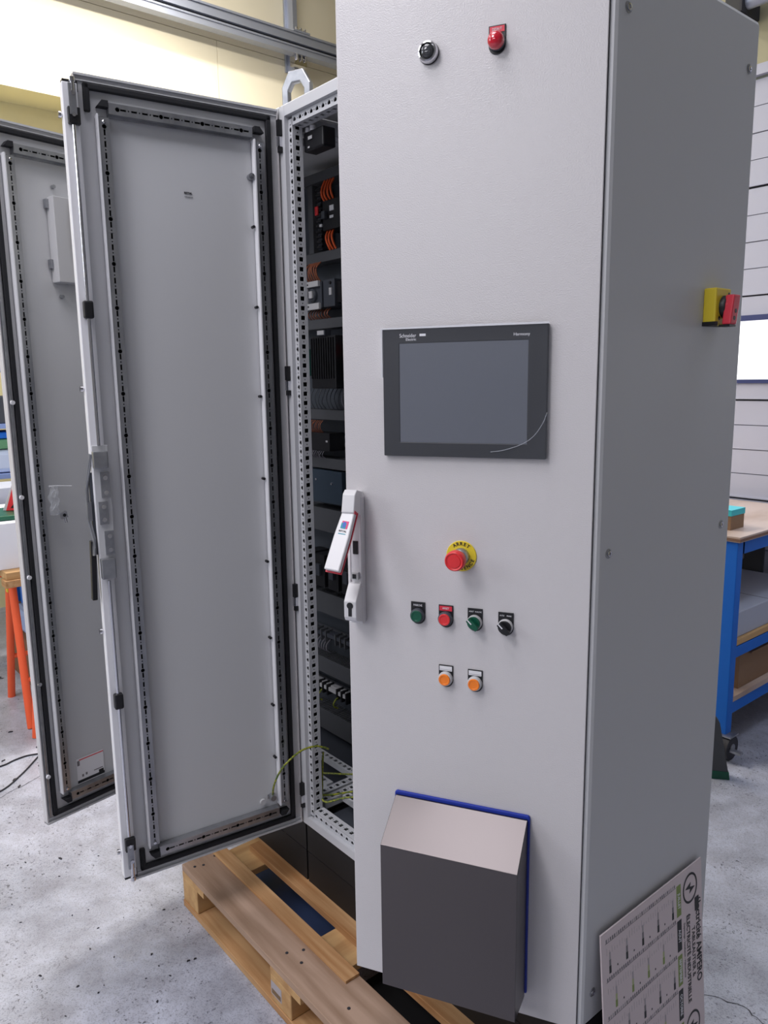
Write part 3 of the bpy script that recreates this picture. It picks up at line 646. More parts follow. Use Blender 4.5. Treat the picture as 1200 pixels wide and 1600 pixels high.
# earth wire from the left door to the post
pts = [DL @ Vector(p) for p in ((-.101, .128, .014), (-.106, .165, .035), (-.098, .210, .055), (-.078, .245, .070))] + [Vector((.055, -.035, .262)), Vector((.058, .01, .262)), Vector((.062, .04, .250)), Vector((.056, .06, .236))]
tag(MB().tube(catmull(pts, 8), .0028, GYWIRE, 8).build('earth_wire', None, I4, smooth=True), 'green and yellow earth wire arching from the open door to the cabinet post', 'wire')

# details of the far door
e = MB().box(-.447, -.36, 1.590, 1.818, .001, .040, DEVLIGHT).build('device_housing', doorF, DF, bevel=.002)
for z in (1.80, 1.64): MB().box(-.455, -.445, z-.012, z+.012, .001, .016, ZINC).build('housing_clip', doorF, DF)
MB().tube([DF @ Vector(p) for p in ((-.392, 1.81, .042), (-.392, 1.78, .052), (-.392, 1.70, .055), (-.388, 1.62, .044))], .009, BLACK, 8).build('black_cable', doorF, I4, smooth=True)
for z in (1.849, 1.554): MB().cyl((-.425, z, 0), (-.425, z, .012), .005, ZINC, 10).build('grounding_stud', doorF, DF)
MB().box(-.6015, -.596, .03, 1.97, .004, .010, ZINC).build('lock_rod', doorF, DF)
for z in (1.262, 1.0, .770, .45, .16): MB().cyl((-.5965, z, .010), (-.5965, z, .016), .006, WHITE if z != .45 else CHROME, 14).build('rod_roller', doorF, DF, smooth=True)
# rating sticker low on the far door
SM = FFf(.456, .130, .0002)
MB().box(-.045, .045, -.041, .041, 0, .0004, WHITE).build('sticker', doorF, SM)
MB().box(-.036, .045, .034, .037, .0004, .0006, RED).build('sticker_red_line', doorF, SM)
MB().box(-.045, .045, -.039, -.030, .0004, .0006, INK).box(.026, .042, -.030, -.021, .0004, .0006, INK).box(.01, .040, -.018, -.015, .0004, .0006, GREYFADE).box(-.043, -.035, .018, .034, .0004, .0006, GREYFADE).box(-.03, -.024, -.022, -.014, .0004, .0006, GREYFADE).box(-.018, -.012, -.02, -.012, .0004, .0006, GREYFADE).build('sticker_print', doorF, SM, kind='stuff')
# plastic bag with a key hanging on the far door
e = empty('key_bag', FFf(.515, .995, .02), 'small crumpled clear bag with a shiny key fitting hanging on the far open door', 'bag')
mb = MB(); i = mb.mi(BAG); g = []
for a in range(9):
    row = []
    for b in range(9):
        x = -.012+.028*a/8+.004*sin(b*1.7); y = .03-.085*b/8; row.append(mb.bm.verts.new((x, y, .010+.006*sin(a*2.1+b*1.3)+.004*cos(b*2.7+a))))
    g.append(row)
for a in range(8):
    for b in range(8): mb.face([g[a][b], g[a+1][b], g[a+1][b+1], g[a][b+1]], i)
mb.build('plastic_film', e)
MB().tube([(-.008, .030, .006), (.02, .028, .012), (.055, .024, .016)], .0012, WHITE, 6).build('plastic_tie', e)
MB().prism([(.014, -.052), (.030, -.046), (.034, -.064), (.017, -.068)], .010, .022, CHROME).lathe([(.0048, 0), (.0048, .001)], BLACK, 14, T(.023, -.057, .0222)).cyl((.028, -.066, .015), (.030, -.080, .015), .0035, CHROME, 8).build('key_fitting', e)

# lifting eye on the cabinet top
e = empty('lifting_eye', T(.022, .045, H+.006), 'chamfered steel lifting eye standing on the cabinet roof corner', 'lifting eye')
ME = T(.022, .045, H+.006) @ R(math.radians(22), 'Z') @ R(PI/2, 'X')
outer = [(-.044, -.004), (-.044, .052), (-.022, .088), (.022, .088), (.044, .052), (.044, -.004)]
inner = [(-.024, -.004), (-.024, .040), (-.012, .058), (.012, .058), (.024, .040), (.024, -.004)]
mb = MB(); i = mb.mi(ZINC)
def ring_pts(L, z): return [mb.bm.verts.new((p[0], p[1], z)) for p in L]
o0, n0, o1, n1 = ring_pts(outer, -.008), ring_pts(inner, -.008), ring_pts(outer, .008), ring_pts(inner, .008)
for k in range(5):
    mb.face([o0[k], o0[k+1], n0[k+1], n0[k]], i); mb.face([o1[k], o1[k+1], n1[k+1], n1[k]], i)
    mb.face([o0[k], o0[k+1], o1[k+1], o1[k]], i); mb.face([n0[k], n0[k+1], n1[k+1], n1[k]], i)
for k in (0, 5): mb.face([o0[k], n0[k], n1[k], o1[k]], i)
mb.build('eye', e, ME, bevel=.003)
MB().box(-.048, .048, -.004, .002, -.020, .020, ZINC).build('foot', e, ME)

# ============================================================ INSIDE OF THE CABINETS
# mounting plate with ducts (mostly seen through the opening, in the bayed cabinet)
MB().box(-.57, -.03, .422, .426, .03, 1.96, PLATED).build('mounting_plate', cab2, I4)
MB().box(.03, .96, .422, .426, .03, 1.96, PLATED).build('mounting_plate', cab, I4)
def duct(z0, z1, teeth=True, x0=-.565, x1=-.035, yf=.36):
    mb = MB().box(x0, x1, yf, yf+.002, z0, z1, DUCT).box(x0, x1, yf, .422, z0, z0+.002, DUCT)
    o = mb.build('cable_duct', cab2, I4, bevel=.001)
    if teeth:
        t = MB(); x = x0
        while x < x1-.006:
            t.box(x, x+.0065, yf+.002, .422, z1-.0015, z1, DUCT).box(x, x+.0065, yf+.004, .422, z0+.002, z0+.0035, DUCT); x += .0125
        t.build('duct_fingers', cab2, I4, kind='stuff')
for z0, z1 in ((1.690, 1.722), (1.478, 1.510), (1.178, 1.212), (1.012, 1.048), (.790, .872), (.490, .568), (.262, .322), (.042, .120)): duct(z0, z1)
MB().box(-.405, -.378, .36, .422, 1.722, 1.935, DUCT).build('cable_duct', cab2, I4, bevel=.001)
MB().box(-.42, -.035, .352, .422, 1.935, 1.965, DUCT).build('cable_duct', cab2, I4, bevel=.001)
MB().box(.05, .95, .36, .422, 1.69, 1.722, DUCT).build('cable_duct', cab, I4)
def dev(name, x, y, z, label, cat, group=None): return empty(name, T(x, y, z), label, cat, group)
ORD = ['leftmost', 'second from the left', 'third from the left', 'fourth from the left', 'fifth from the left', 'sixth from the left', 'seventh from the left', 'eighth from the left', 'rightmost']
def wires(name, label, x0, x1, y, z0, z1, n, m, r=.0022, bulge=.012, lean=0, parent=None, group=None, one=False):
    mb = MB()
    for k in range(n):
        x = x0+(x1-x0)*(k/(max(1, n-1))); jx = random.uniform(-.002, .002)
        pts = catmull([(x, y+.006, z0), (x+lean*.3+jx, y-bulge, z0+(z1-z0)*.35), (x+lean*.7-jx, y-bulge*1.1+random.uniform(-.003, .003), z0+(z1-z0)*.7), (x+lean, y+.006, z1)], 5)
        mb.tube(pts, r, m, 6)
        if not one:
            o = mb.build(name, None, I4, smooth=True); mb = MB()
            tag(o, (ORD[k] if k < n-1 else 'rightmost')+' '+label, 'wire', group)
    if one: tag(mb.build(name, None, I4, smooth=True), label, 'wires', kind='stuff')
# top section: black breaker with orange wires
e = dev('circuit_breaker', -.262, .365, 1.825, 'black moulded breaker with a small white label, between orange wires near the cabinet top', 'breaker')
MB().box(-.040, .060, -.02, .055, -.045, .045, BLACK).build('body', e, bevel=.002)
MB().box(.0, .022, -.022, -.02, .010, .026, WHITE).box(.0, .02, -.022, -.02, -.012, -.004, WHITE).build('label_plate', e)
MB().box(-.03, -.012, -.034, -.02, -.012, .012, DEVGREY).build('toggle', e, bevel=.002)
wires('orange_wire', 'orange wire entering the top of the black moulded breaker', -.302, -.255, .352, 1.934, 1.868, 4, ORWIRE, .0036, .006, group='orange wires above the breaker')
wires('red_orange_wire', 'red orange wire below the black moulded breaker', -.292, -.262, .352, 1.782, 1.722, 3, ORWIRE, .0036, .004, .010, group='orange wires below the breaker')
e = dev('terminal_comb', -.352, .368, 1.83, 'dark upright terminal comb beside the black moulded breaker', 'terminal block')
MB().box(-.01, .012, 0, .05, -.10, .095, DEVGREY).build('body', e)
for k in range(12): MB().box(-.006, .022, -.010, .0, -.095+k*.016, -.088+k*.016, BLACK).build('clamp', e)
MB().box(-.004, .012, -.016, -.010, .006, .034, RED).build('red_lever', e, bevel=.002)
MB().box(.018, .032, -.014, -.010, -.032, -.024, WHITE).build('marker', e)
# motor starter row
e = dev('motor_starter', -.368, .340, 1.585, 'light grey motor starter with a round rotary knob on the upper rail', 'motor starter')
MB().box(-.06, .055, .0, .08, -.042, .042, DEVGREY).build('body', e, bevel=.002)
MB().box(-.058, .050, -.010, .0, .026, .044, DEVLIGHT).box(-.058, .052, -.010, .0, -.046, -.026, DEVLIGHT).box(-.058, -.018, -.006, .0, -.026, .026, DEVLIGHT).build('cover', e, bevel=.001)
MB().lathe([(.022, 0), (.021, .008), (.018, .012)], DEVGREY, 24, T(.012, 0, 0) @ R(PI/2, 'X')).box(.008, .026, -.018, -.010, -.010, .012, DEVLIGHT).build('rotary_knob', e)
mk = MB()
for k in range(5): mk.box(-.052+k*.01, -.046+k*.01, -.0108, -.010, .032, .037, INK).box(-.050+k*.01, -.044+k*.01, -.0108, -.010, -.038, -.033, INK)
mk.box(-.056, -.030, -.0068, -.006, -.004, .003, INK); mk.build('print', e)
e = dev('contactor', -.268, .345, 1.59, 'dark grey contactor block mounted right of the motor starter', 'contactor')
MB().box(-.042, .020, 0, .077, -.046, .040, DEVGREY).build('body', e, bevel=.002)
MB().box(.02, .04, .01, .077, -.035, .030, BLACK).build('side_block', e)
MB().box(-.005, .008, -.004, .0, -.010, .012, DEVLIGHT).cyl((.0, .0, .028), (.0, -.004, .028), .005, BLACK, 10).build('coil_cover', e)
wires('brown_wire', 'brown wire looping above the motor starter', -.395, -.335, .35, 1.625, 1.690, 6, COPPER, .0026, .010, group='brown wires above the motor starter')
wires('brown_wire', 'brown wire hanging below the motor starter', -.41, -.300, .36, 1.542, 1.510, 8, COPPER, .0020, .006, group='brown wires below the motor starter')
for z, x0, x1 in ((1.600, -.57, -.035), (.400, -.57, -.035), (.195, -.57, -.035), (1.105, -.57, -.035)):
    M = I4
    o = MB().box(x0, x1, .412, .421, z-.008, z+.008, ZINC).box(x0, x1, .403, .414, z+.008, z+.0175, ZINC).box(x0, x1, .403, .414, z-.0175, z-.008, ZINC).build('mounting_rail', cab2, I4)
# drive row
e = dev('variable_speed_drive', -.250, .30, 1.365, 'big black ribbed variable speed drive in the middle of the mounting plate', 'drive')
MB().box(-.075, .060, .0, .12, -.082, .085, BLACK).build('body', e, bevel=.004)
for k in range(10): MB().box(-.070+k*.013, -.065+k*.013, -.004, .0, -.05, .078, BLACK).build('cooling_rib', e)
MB().box(-.028, .008, -.006, -.004, .088, .101, DEVLIGHT).box(-.03, .012, -.004, .02, .085, .102, DEVGREY).build('nameplate', e)
e = dev('control_relay', -.430, .35, 1.37, 'narrow dark green relay beside the big black drive', 'relay')
MB().box(-.018, .022, 0, .07, -.045, .045, DEVGREEN).build('body', e, bevel=.002)
MB().box(-.008, .004, -.004, 0, .02, .03, DEVLIGHT).box(-.012, .016, -.002, 0, -.02, .0, DEVGREY).build('front_plate', e)
e = dev('safety_relay', -.150, .33, 1.365, 'black relay with a red strip and white terminals, right of the big drive', 'relay')
MB().box(-.022, .03, 0, .08, -.065, .02, BLACK).build('body', e, bevel=.002)
MB().box(-.018, .0, -.004, .03, .022, .055, RED).box(-.018, .02, -.002, 0, .012, .018, DEVLIGHT).box(-.01, .004, -.003, 0, -.045, -.037, WHITE).build('front_plate', e)
wires('drive_wires', 'row of thin dark wires below the big black drive', -.43, -.25, .36, 1.282, 1.214, 9, DEVGREY, .0014, .006, one=True)
wires('relay_wires', 'few thin grey wires below the black relay with the red strip', -.215, -.165, .35, 1.298, 1.214, 5, GREYWIRE, .0022, .006, one=True)
# controller row
wires('controller_wires', 'row of thin reddish wires entering the black controller from above', -.45, -.34, .345, 1.135, 1.176, 12, COPPER, .0013, .006, one=True)
e = dev('controller', -.40, .34, 1.105, 'low black programmable controller with two white marks on the middle rail', 'controller')
MB().box(-.11, .11, 0, .065, -.030, .030, BLACK).build('body', e, bevel=.002)
MB().box(-.055, -.046, -.0015, 0, .002, .009, WHITE).box(-.015, -.005, -.0015, 0, .002, .009, WHITE).box(.14-.05, .1, -.001, 0, .0, .006, DEVLIGHT).build('marks', e)
wires('controller_wires', 'row of thin grey wires leaving the black controller below', -.45, -.33, .345, 1.078, 1.048, 12, GREYWIRE, .0014, .006, one=True)
# power supply behind a clear cover
e = dev('power_supply', -.34, .35, .955, 'dark blue grey power supply with shiny screws, under the controller row', 'power supply')
MB().box(-.10, .10, 0, .07, -.060, .052, mat('blue_grey_case', srgb(48, 62, 76), .35)).build('body', e, bevel=.002)
MB().cyl((-.045, 0, .018), (-.045, -.004, .018), .004, CHROME, 10).cyl((.045, 0, .01), (.045, -.004, .01), .004, CHROME, 10).build('screw', e)
# lower black devices behind the handle
for k, x in enumerate((-.50, -.42, -.34, -.26)):
    e = dev('contactor', x+.05, .34, .655, ('leftmost', 'second from the left', 'third from the left', 'rightmost')[k]+' black contactor in the dark row behind the white door handle', 'contactor')
    MB().box(-.030, .030, 0, .08, -.06, .055, BLACK).build('body', e, bevel=.002)
    MB().box(-.012, .012, -.01, 0, -.02, .022, DEVGREY).build('coil_cover', e, bevel=.001)
# terminal rows
def terminals(z, n, x0, m1, m2, lab, cat='terminal block', wd=.022):
    e = dev('terminal_row', x0, .385, z, lab, cat)
    x = 0
    for k in range(n):
        wk = wd*(2.4 if (k % 3) == 2 else 1)
        MB().box(x, x+wk-.003, 0, .02, -.012, .014, m1).box(x+.001, x+wk-.004, -.012, .0, -.004, .010, m1).build('terminal', e, bevel=.001)
        MB().box(x+wk-.003, x+wk+.003, -.014, .02, -.022, .018, m2).build('end_clamp', e)
        x += wk+.006
terminals(.195, 8, -.555, DEVLIGHT, BLACK, 'row of light grey terminals clipped between black end clamps on the lowest rail')
terminals(.400, 9, -.555, DEVGREY, DUCT, 'row of dark grey terminals on the rail above the lowest one')
wires('earth_stub', 'short yellow green wire stub below the lowest terminal row', -.43, -.33, .37, .182, .140, 2, GYWIRE, .003, .010, group='earth stubs on the lowest terminal row')
wires('terminal_wires', 'few thin grey wires below the upper terminal row', -.44, -.38, .38, .385, .335, 5, GREYWIRE, .002, .010, one=True)
# black door switch at the top of the post
e = dev('door_switch', .040, .058, 1.918, 'black door switch with white caps at the top of the perforated post', 'switch')
MB().box(-.002, .085, -.010, .03, -.026, .022, BLACK).build('body', e, bevel=.004)
MB().cyl((.008, -.002, .022), (.008, -.002, .033), .007, WHITE, 12).cyl((.030, -.002, .022), (.030, -.002, .034), .008, WHITE, 12).cyl((-.006, -.004, .002), (-.016, -.006, .002), .010, DEVLIGHT, 12).build('terminal_cap', e)
MB().box(.022, .040, -.0128, -.012, .0, .008, DEVLIGHT).box(.02, .028, -.0128, -.012, -.02, -.016, DEVLIGHT).build('marks', e)
o = MB().tube(catmull([(.14, .09, 1.93), (.20, .14, 1.945), (.28, .17, 1.94), (.40, .2, 1.93)], 6), .005, REDWIRE, 8).build('red_cable', None, I4, smooth=True)
tag(o, 'dark red cable running under the cabinet roof behind the door switch', 'cable')
# earth wires on the cabinet floor
for k, pts in enumerate(([(.035, .055, .22), (.033, .05, .11), (.05, .045, .07), (.10, .10, .085), (.2, .19, .09), (.4, .23, .09)],
                         [(.025, .06, .20), (.022, .055, .12), (.03, .05, .085), (.04, .08, .075), (.10, .16, .08), (.25, .2, .08)],
                         [(-.10, .12, .075), (-.03, .16, .085), (.05, .22, .09), (.2, .3, .085)])):
    o = MB().tube(catmull(pts, 8), .0028, GYWIRE, 6).build('earth_wire', None, I4, smooth=True)
    tag(o, ('outer earth wire sweeping from the post foot over the cabinet floor', 'inner earth wire curling close around the post foot', 'earth wire lying furthest back on the cabinet floor')[k], 'wire')

# ============================================================ PALLET
pz = -.2
pal = empty('wooden_pallet', T(.27, .15, FL), 'pine pallet under the plinth, its front boards showing', 'pallet')
def bd(nm, x0, x1, y0, y1, z0, z1, m, b=.0015, jit=.0):
    return MB().box(x0, x1, y0, y1, z0, z1, m).build(nm, pal, I4, bevel=b)
xa, xb = -.33, .87
bd('top_board', xa, xb, -.250, -.105, pz-.022, pz, WOODGREY)
bd('top_board', xa+.05, xb, -.035, .075, pz-.022, pz-.0005, WOOD)
for y in (.15, .30, .445): bd('top_board', xa, xb, y, y+.11, pz-.022, pz-.0005, WOOD)
for x in (xa, .20, xb-.145): bd('cross_board', x, x+.145, -.250, .555, pz-.044, pz-.0225, WOODLIGHT)
for x in (xa, .20, xb-.145):
    for y in (-.250, .08, .455): bd('block', x, x+.10 if x < .8 else x+.1, y, y+.10, FL+.0225, pz-.0445, WOODLIGHT, .003)
for y in (-.252, .08, .455): bd('bottom_board', xa, xb, y, y+.10, FL, FL+.022, WOOD)
# stamp on the middle block
st = MB().box(.203, .255, -.2506, -.2502, -.302, -.262, GREYPALE)
st.box(.207, .251, -.2510, -.2506, -.298, -.284, mat('block_stamp_ink', srgb(120, 96, 70), .8)).build('stamp', pal, I4)
nl = MB()
for (x, y) in ((.215, -.205), (.235, -.165), (.27, -.195), (-.29, -.225), (-.28, -.2), (-.30, -.15), (.47, -.19)): nl.cyl((x, y, pz-.001), (x, y, pz+.0012), .0045, RUBBER, 8)
nl.build('nail_heads', pal, I4, kind='stuff')
# extra wooden slat laid over the pallet and the thin one by the plinth
o = MB().box(xa+.015, .405, -.150, -.106, pz+.0006, pz+.009, WOOD).build('wood_slat', None, I4, bevel=.001); tag(o, 'thin warm pine slat lying along the inner edge of the front pallet board', 'slat')
o = MB().box(-.325, .195, -.148, .078, FL+.0005, FL+.004, PLATEB).build('steel_plate', None, I4, bevel=.001); tag(o, 'glossy dark plate with a painted bluish sheen lying on the floor in the gap between the pallet boards', 'plate')
tag(MB().box(.302, .72, -.148, .078, FL+.0005, FL+.004, DARK).build('dark_sheet', None, I4), 'near-black sheet on the floor under the pallet, right of its middle blocks', 'sheet')  # near-black fill for the gaps between the pallet boards
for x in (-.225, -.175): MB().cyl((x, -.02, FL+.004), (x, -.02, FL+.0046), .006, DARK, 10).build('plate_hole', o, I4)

# ============================================================ CALENDAR BOARD leaning on the side panel
CB = Vector((1.052, .045, FL)); CT = Vector((1.0075, .045, .203)); up = (CT-CB).normalized(); yy = Vector((0, 1, 0)); nn = yy.cross(up)
e = empty('wall_calendar', frame(CB, yy, up, nn), 'white printed calendar board leaning sideways against the foot of the side panel', 'calendar')
CH = (CT-CB).length; CW = .395
MB().box(0, CW, 0, CH, 0, .003, PAPER).build('board', e)
def cp(y, z): return y, z-FL
mo = ['JUILLET', 'AOUT', 'SEPTEMBRE', 'OCTOBRE', 'NOVEMBRE', 'DECEMBRE']
rowh = .0845
for r_ in range(6):
    y1 = CH-.022-rowh*r_; y0 = y1-rowh+.004
    c1 = OLIVE if r_ % 2 == 0 else INK; c2 = OLIVEFADE if r_ % 2 else GREYFADE
    MB().box(.285, .303, y0+.004, y1-.002, .003, .0034, c1).build('month_box', e)
    text('lettering', mo[r_], .0135, WM[e.name] @ T(.294, (y0+y1)/2, .0035) @ R(-PI/2, 'Z'), WHITEINK, e, sx=.85)
    dm = MB(); x = .016
    dm.box(.014, .282, y1-.004, y1-.003, .003, .0033, GREYFADE)
    while x < .278:                                   # day letters along the row head
        dm.box(x, x+.004, y1-.002+random.uniform(-.001, .001), y1+.005, .003, .0033, GREYFADE if random.random() < .6 else GREYPALE); x += .0072
    dm.build('day_scale', e, kind='stuff')
    for k in range(5):                                # week bars, fading upwards in print
        x = .025+.06*k+(.018 if r_ % 2 else 0)
        if x > .27: continue
        bm_ = MB(); hh = .046
        bm_.box(x, x+.007, y0+.008, y0+.008+hh*.35, .003, .0034, INK if r_ % 2 == 0 else OLIVE).box(x+.0005, x+.0065, y0+.008+hh*.35, y0+.008+hh*.65, .003, .0034, GREYFADE if r_ % 2 == 0 else OLIVEFADE).box(x+.001, x+.006, y0+.008+hh*.65, y0+.008+hh, .003, .0034, GREYPALE)
        bm_.box(x+.028, x+.031, y0+.012, y0+.016, .003, .0034, INK)
        bm_.build('week_bar', e)
    dm = MB(); x = .018
    while x < .275: dm.box(x, x+.0008, y1-.030, y1-.012-random.uniform(0, .012), .003, .0032, GREYPALE); x += .009
    dm.build('date_ticks', e, kind='stuff')
def badge(cx_, cy_, r):
    seg = 40; mb = MB(); i = mb.mi(INK); V = lambda rr_, a, z: mb.bm.verts.new((cx_+rr_*.93*cos(a), cy_+rr_*1.08*sin(a), z))
    a_ = [V(r, 2*PI*k/seg, .0034) for k in range(seg)]; b_ = [V(r*.85, 2*PI*k/seg, .0034) for k in range(seg)]
    for k in range(seg): mb.face([a_[k], a_[(k+1) % seg], b_[(k+1) % seg], b_[k]], i)
    # lightning bolt, lying sideways like the print
    s = r*.62; P = [(-1.0, .15), (.15, .62), (.0, .12), (1.0, -.15), (-.15, -.62), (.0, -.12)]
    mb.prism([(cx_+s*p[0], cy_+s*p[1]) for p in P], .003, .0034, INK); mb.build('bolt_emblem', e)
badge(.343, CH-.052, .0335); badge(.343, .155, .0335)
text('lettering', 'électricité AMPERO', .0300, WM[e.name] @ T(.376, CH-.088, .0033) @ R(-PI/2, 'Z'), INK, e, align='LEFT', sx=.86, bold=.0004)
MB().box(.362, .379, CH-.118, CH-.085, .0034, .0038, INK).build('plug_emblem', e)
text('lettering', 'TABLEAUTIER &', .0185, WM[e.name] @ T(.353, CH-.152, .0033) @ R(-PI/2, 'Z'), INK, e, align='LEFT', sx=.95)
text('lettering', 'ÉLECTRICITÉ INDUSTRIELLE', .0190, WM[e.name] @ T(.331, CH-.112, .0033) @ R(-PI/2, 'Z'), INK, e, align='LEFT', sx=.93, bold=.0002)
text('lettering', 'Dépannage - Installation - Maintenance', .0085, WM[e.name] @ T(.315, CH-.125, .0033) @ R(-PI/2, 'Z'), GREYFADE, e, align='LEFT')

# ============================================================ RIGHT BACKGROUND: BLUE BENCH
bx0, bx1, by0, by1, bt = -1.25, .345, 1.955, 2.90, .645
e = empty('blue_workbench', T(-.4, 2.4, FL), 'blue steel workbench on castors with a worn wooden top, behind the cabinet', 'workbench')
MB().box(bx0, bx1, by0, by1, bt-.024, bt, BENCHTOP).build('worktop', e, I4, bevel=.002)
MB().box(bx0+.001, bx1+.001, by0-.001, by1, bt-.020, bt-.008, PLYEDGE).build('worktop_edge', e, I4)
for x in (bx0+.02, bx1-.065):
    for y in (by0+.01, by1-.06):
        MB().box(x, x+.052, y, y+.05, -.235, bt-.026, BLUEPAINT).build('leg', e, I4, bevel=.003)
for (a, b, c, d_, z0, z1) in ((bx0+.07, bx1-.065, by0+.015, by0+.05, .555, .62), (bx0+.07, bx1-.065, by1-.05, by1-.015, .555, .62), (bx1-.06, bx1-.02, by0+.06, by1-.06, .56, .62), (bx0+.025, bx0+.065, by0+.06, by1-.06, .56, .62),
                              (bx1-.06, bx1-.02, by0+.06, by1-.06, -.155, -.10), (bx0+.07, bx1-.065, by0+.015, by0+.05, -.155, -.10), (bx1-.06, bx1-.02, by0+.06, by1-.06, .10, .15)):
    MB().box(a, b, c, d_, z0, z1, BLUEPAINT).build('rail', e, I4, bevel=.002)
MB().box(bx1-.030, bx1-.02, by0+.058, by0+.085, .54, .62, BLACK).build('joint_plate', e, I4)
MB().box(bx0+.03, bx1-.02, by0+.06, by1-.02, .155, .18, WOODLIGHT).build('middle_shelf', e, I4)
MB().box(bx0+.03, bx1-.015, by0+.06, by1-.02, -.098, -.075, BENCHTOP).build('lower_shelf', e, I4)
MB().box(bx0+.03, bx1-.30, by1-.03, by1-.02, .18, .555, DEVGREY).build('back_sheet', e, I4)
for (x, y) in ((bx1-.04, by0+.035), (bx0+.045, by0+.035), (bx1-.04, by1-.035), (bx0+.045, by1-.035)):
    m_ = MB().cyl((x, y, -.252), (x, y, -.235), .035, ZINC, 14).box(x-.022, x-.017, y-.03, y+.02, -.30, -.25, ZINC).box(x+.017, x+.022, y-.03, y+.02, -.30, -.25, ZINC)
    x += .035; m_.cyl((x-.018, y-.01, FL+.0535), (x+.018, y-.01, FL+.0535), .053, RUBBER, 20).cyl((x-.021, y-.01, FL+.0535), (x+.021, y-.01, FL+.0535), .020, ZINC, 12).box(x-.05, x+.022, y-.04, y+.03, FL+.105, FL+.112, ZINC).box(x+.022, x+.07, y-.045, y-.02, -.296, -.286, ZINC)
    m_.build('castor', e, I4, smooth=True)
e = empty('small_carton', T(.2, 2.12, bt), 'small brown carton with a turquoise lid on the blue bench top', 'box')
MB().box(-.13, .045, -.05, .07, 0, .062, CARD).build('carton_body', e, bevel=.001)
MB().box(-.132, .047, -.052, .072, .062, .088, TEAL).box(-.10, -.0, -.0525, -.052, .064, .086, WHITE).build('lid', e)
o = MB().box(-1.0, .31, 2.04, 2.82, .1805, .295, FOAM).build('long_carton', None, I4, bevel=.004); tag(o, 'long pale grey carton lying on the middle shelf of the blue bench', 'box')
MB().box(-1.0, .3105, 2.36, 2.363, .17+.05, .296, GREYFADE).build('carton_seam', o, I4)
e = empty('open_carton', T(.1, 2.4, -.075), 'open brown cardboard box on the lower shelf of the blue bench', 'box')
mb = MB().box(-.45, .20, -.28, .35, .0005, .006, CARD).box(-.45, -.446, -.28, .35, .006, .16, CARD).box(.196, .20, -.28, .35, .006, .16, CARD).box(-.446, .196, -.28, -.276, .006, .16, CARD).box(-.446, .196, .346, .35, .006, .16, CARD)
mb.build('carton_walls', e)
MB().box(.196, .215, -.20, .30, .150, .156, CARD).build('flap', e)
o = MB().box(.02, .28, 1.985, 2.025, .1805, .42, mat('green_white_binder', srgb(10, 110, 92), .5)).build('binder', None, I4, bevel=.002); tag(o, 'green binder with a white spine top behind the blue bench leg', 'binder')
MB().box(.02, .2805, 1.984, 2.0255, .36, .4205, WHITE).build('white_spine', o, I4)
# grey wedge foot with a dark green end (broom or strut) next to the castor
e = empty('floor_strut', T(.39, 1.80, FL), 'slanted grey metal strut with a dark green foot beside the bench castor', 'strut')
MB().prism([(-.030, .03), (.034, .03), (-.010, .245), (-.030, .275)], -.02, .02, DUCT, R(math.radians(38), 'Z') @ R(PI/2, 'X')).build('strut_body', e)
MB().prism([(-.038, .0), (.040, .0), (.036, .034), (-.036, .034)], -.024, .024, GREEN, R(math.radians(38), 'Z') @ R(PI/2, 'X')).build('foot', e, bevel=.002)

# ============================================================ LEFT BACKGROUND
def tube_frame(e, name, pts, r, m): return MB().tube(pts, r, m, 10).build(name, e, I4, smooth=True)
e = empty('orange_trestle', T(-2.26, -.1, FL), 'orange steel trestle under the white topped table, far left', 'trestle')
tz = .39
for (a, b) in (((-2.5, -.22, FL), (-2.29, -.22, tz)), ((-2.02, -.25, FL), (-2.22, -.23, tz)), ((-2.5, .55, FL), (-2.29, .55, tz)), ((-2.02, .55, FL), (-2.22, .55, tz))):
    MB().cyl(a, b, .019, ORANGEPAINT, 14).build('leg', e, I4, smooth=True)
MB().box(-2.30, -2.21, -.28, .62, tz-.01, tz+.02, ORANGEPAINT).build('top_beam', e, I4, bevel=.002)
MB().cyl((-2.43, -.21, -.10), (-2.43, .55, -.10), .013, ORANGEPAINT, 12).build('side_bar', e, I4, smooth=True)
MB().cyl((-2.08, -.24, -.12), (-2.08, .55, -.12), .013, ORANGEPAINT, 12).build('side_bar', e, I4, smooth=True)
MB().box(-2.298, -2.262, -.283, -.28, tz-.01, tz+.02, YELLOW).box(-2.275, -2.25, -.245, -.24, tz-.10, tz, YELLOW).build('yellow_tag', e, I4)
e = empty('orange_trestle', T(-1.8, -.1, FL), 'orange steel trestle nearest the open far door', 'trestle')
MB().cyl((-1.90, -.26, FL), (-1.935, -.21, .15), .020, ORANGEPAINT, 14).build('leg', e, I4, smooth=True)
MB().cyl((-1.90, .45, FL), (-1.935, .40, .15), .020, ORANGEPAINT, 14).build('leg', e, I4, smooth=True)
MB().cyl((-1.93, -.21, .0), (-1.93, .42, .0), .013, ORANGEPAINT, 12).build('side_bar', e, I4, smooth=True)
MB().cyl((-1.935, -.23, .15), (-1.935, .42, .15), .02, ORANGEPAINT, 12).build('top_beam', e, I4, smooth=True)
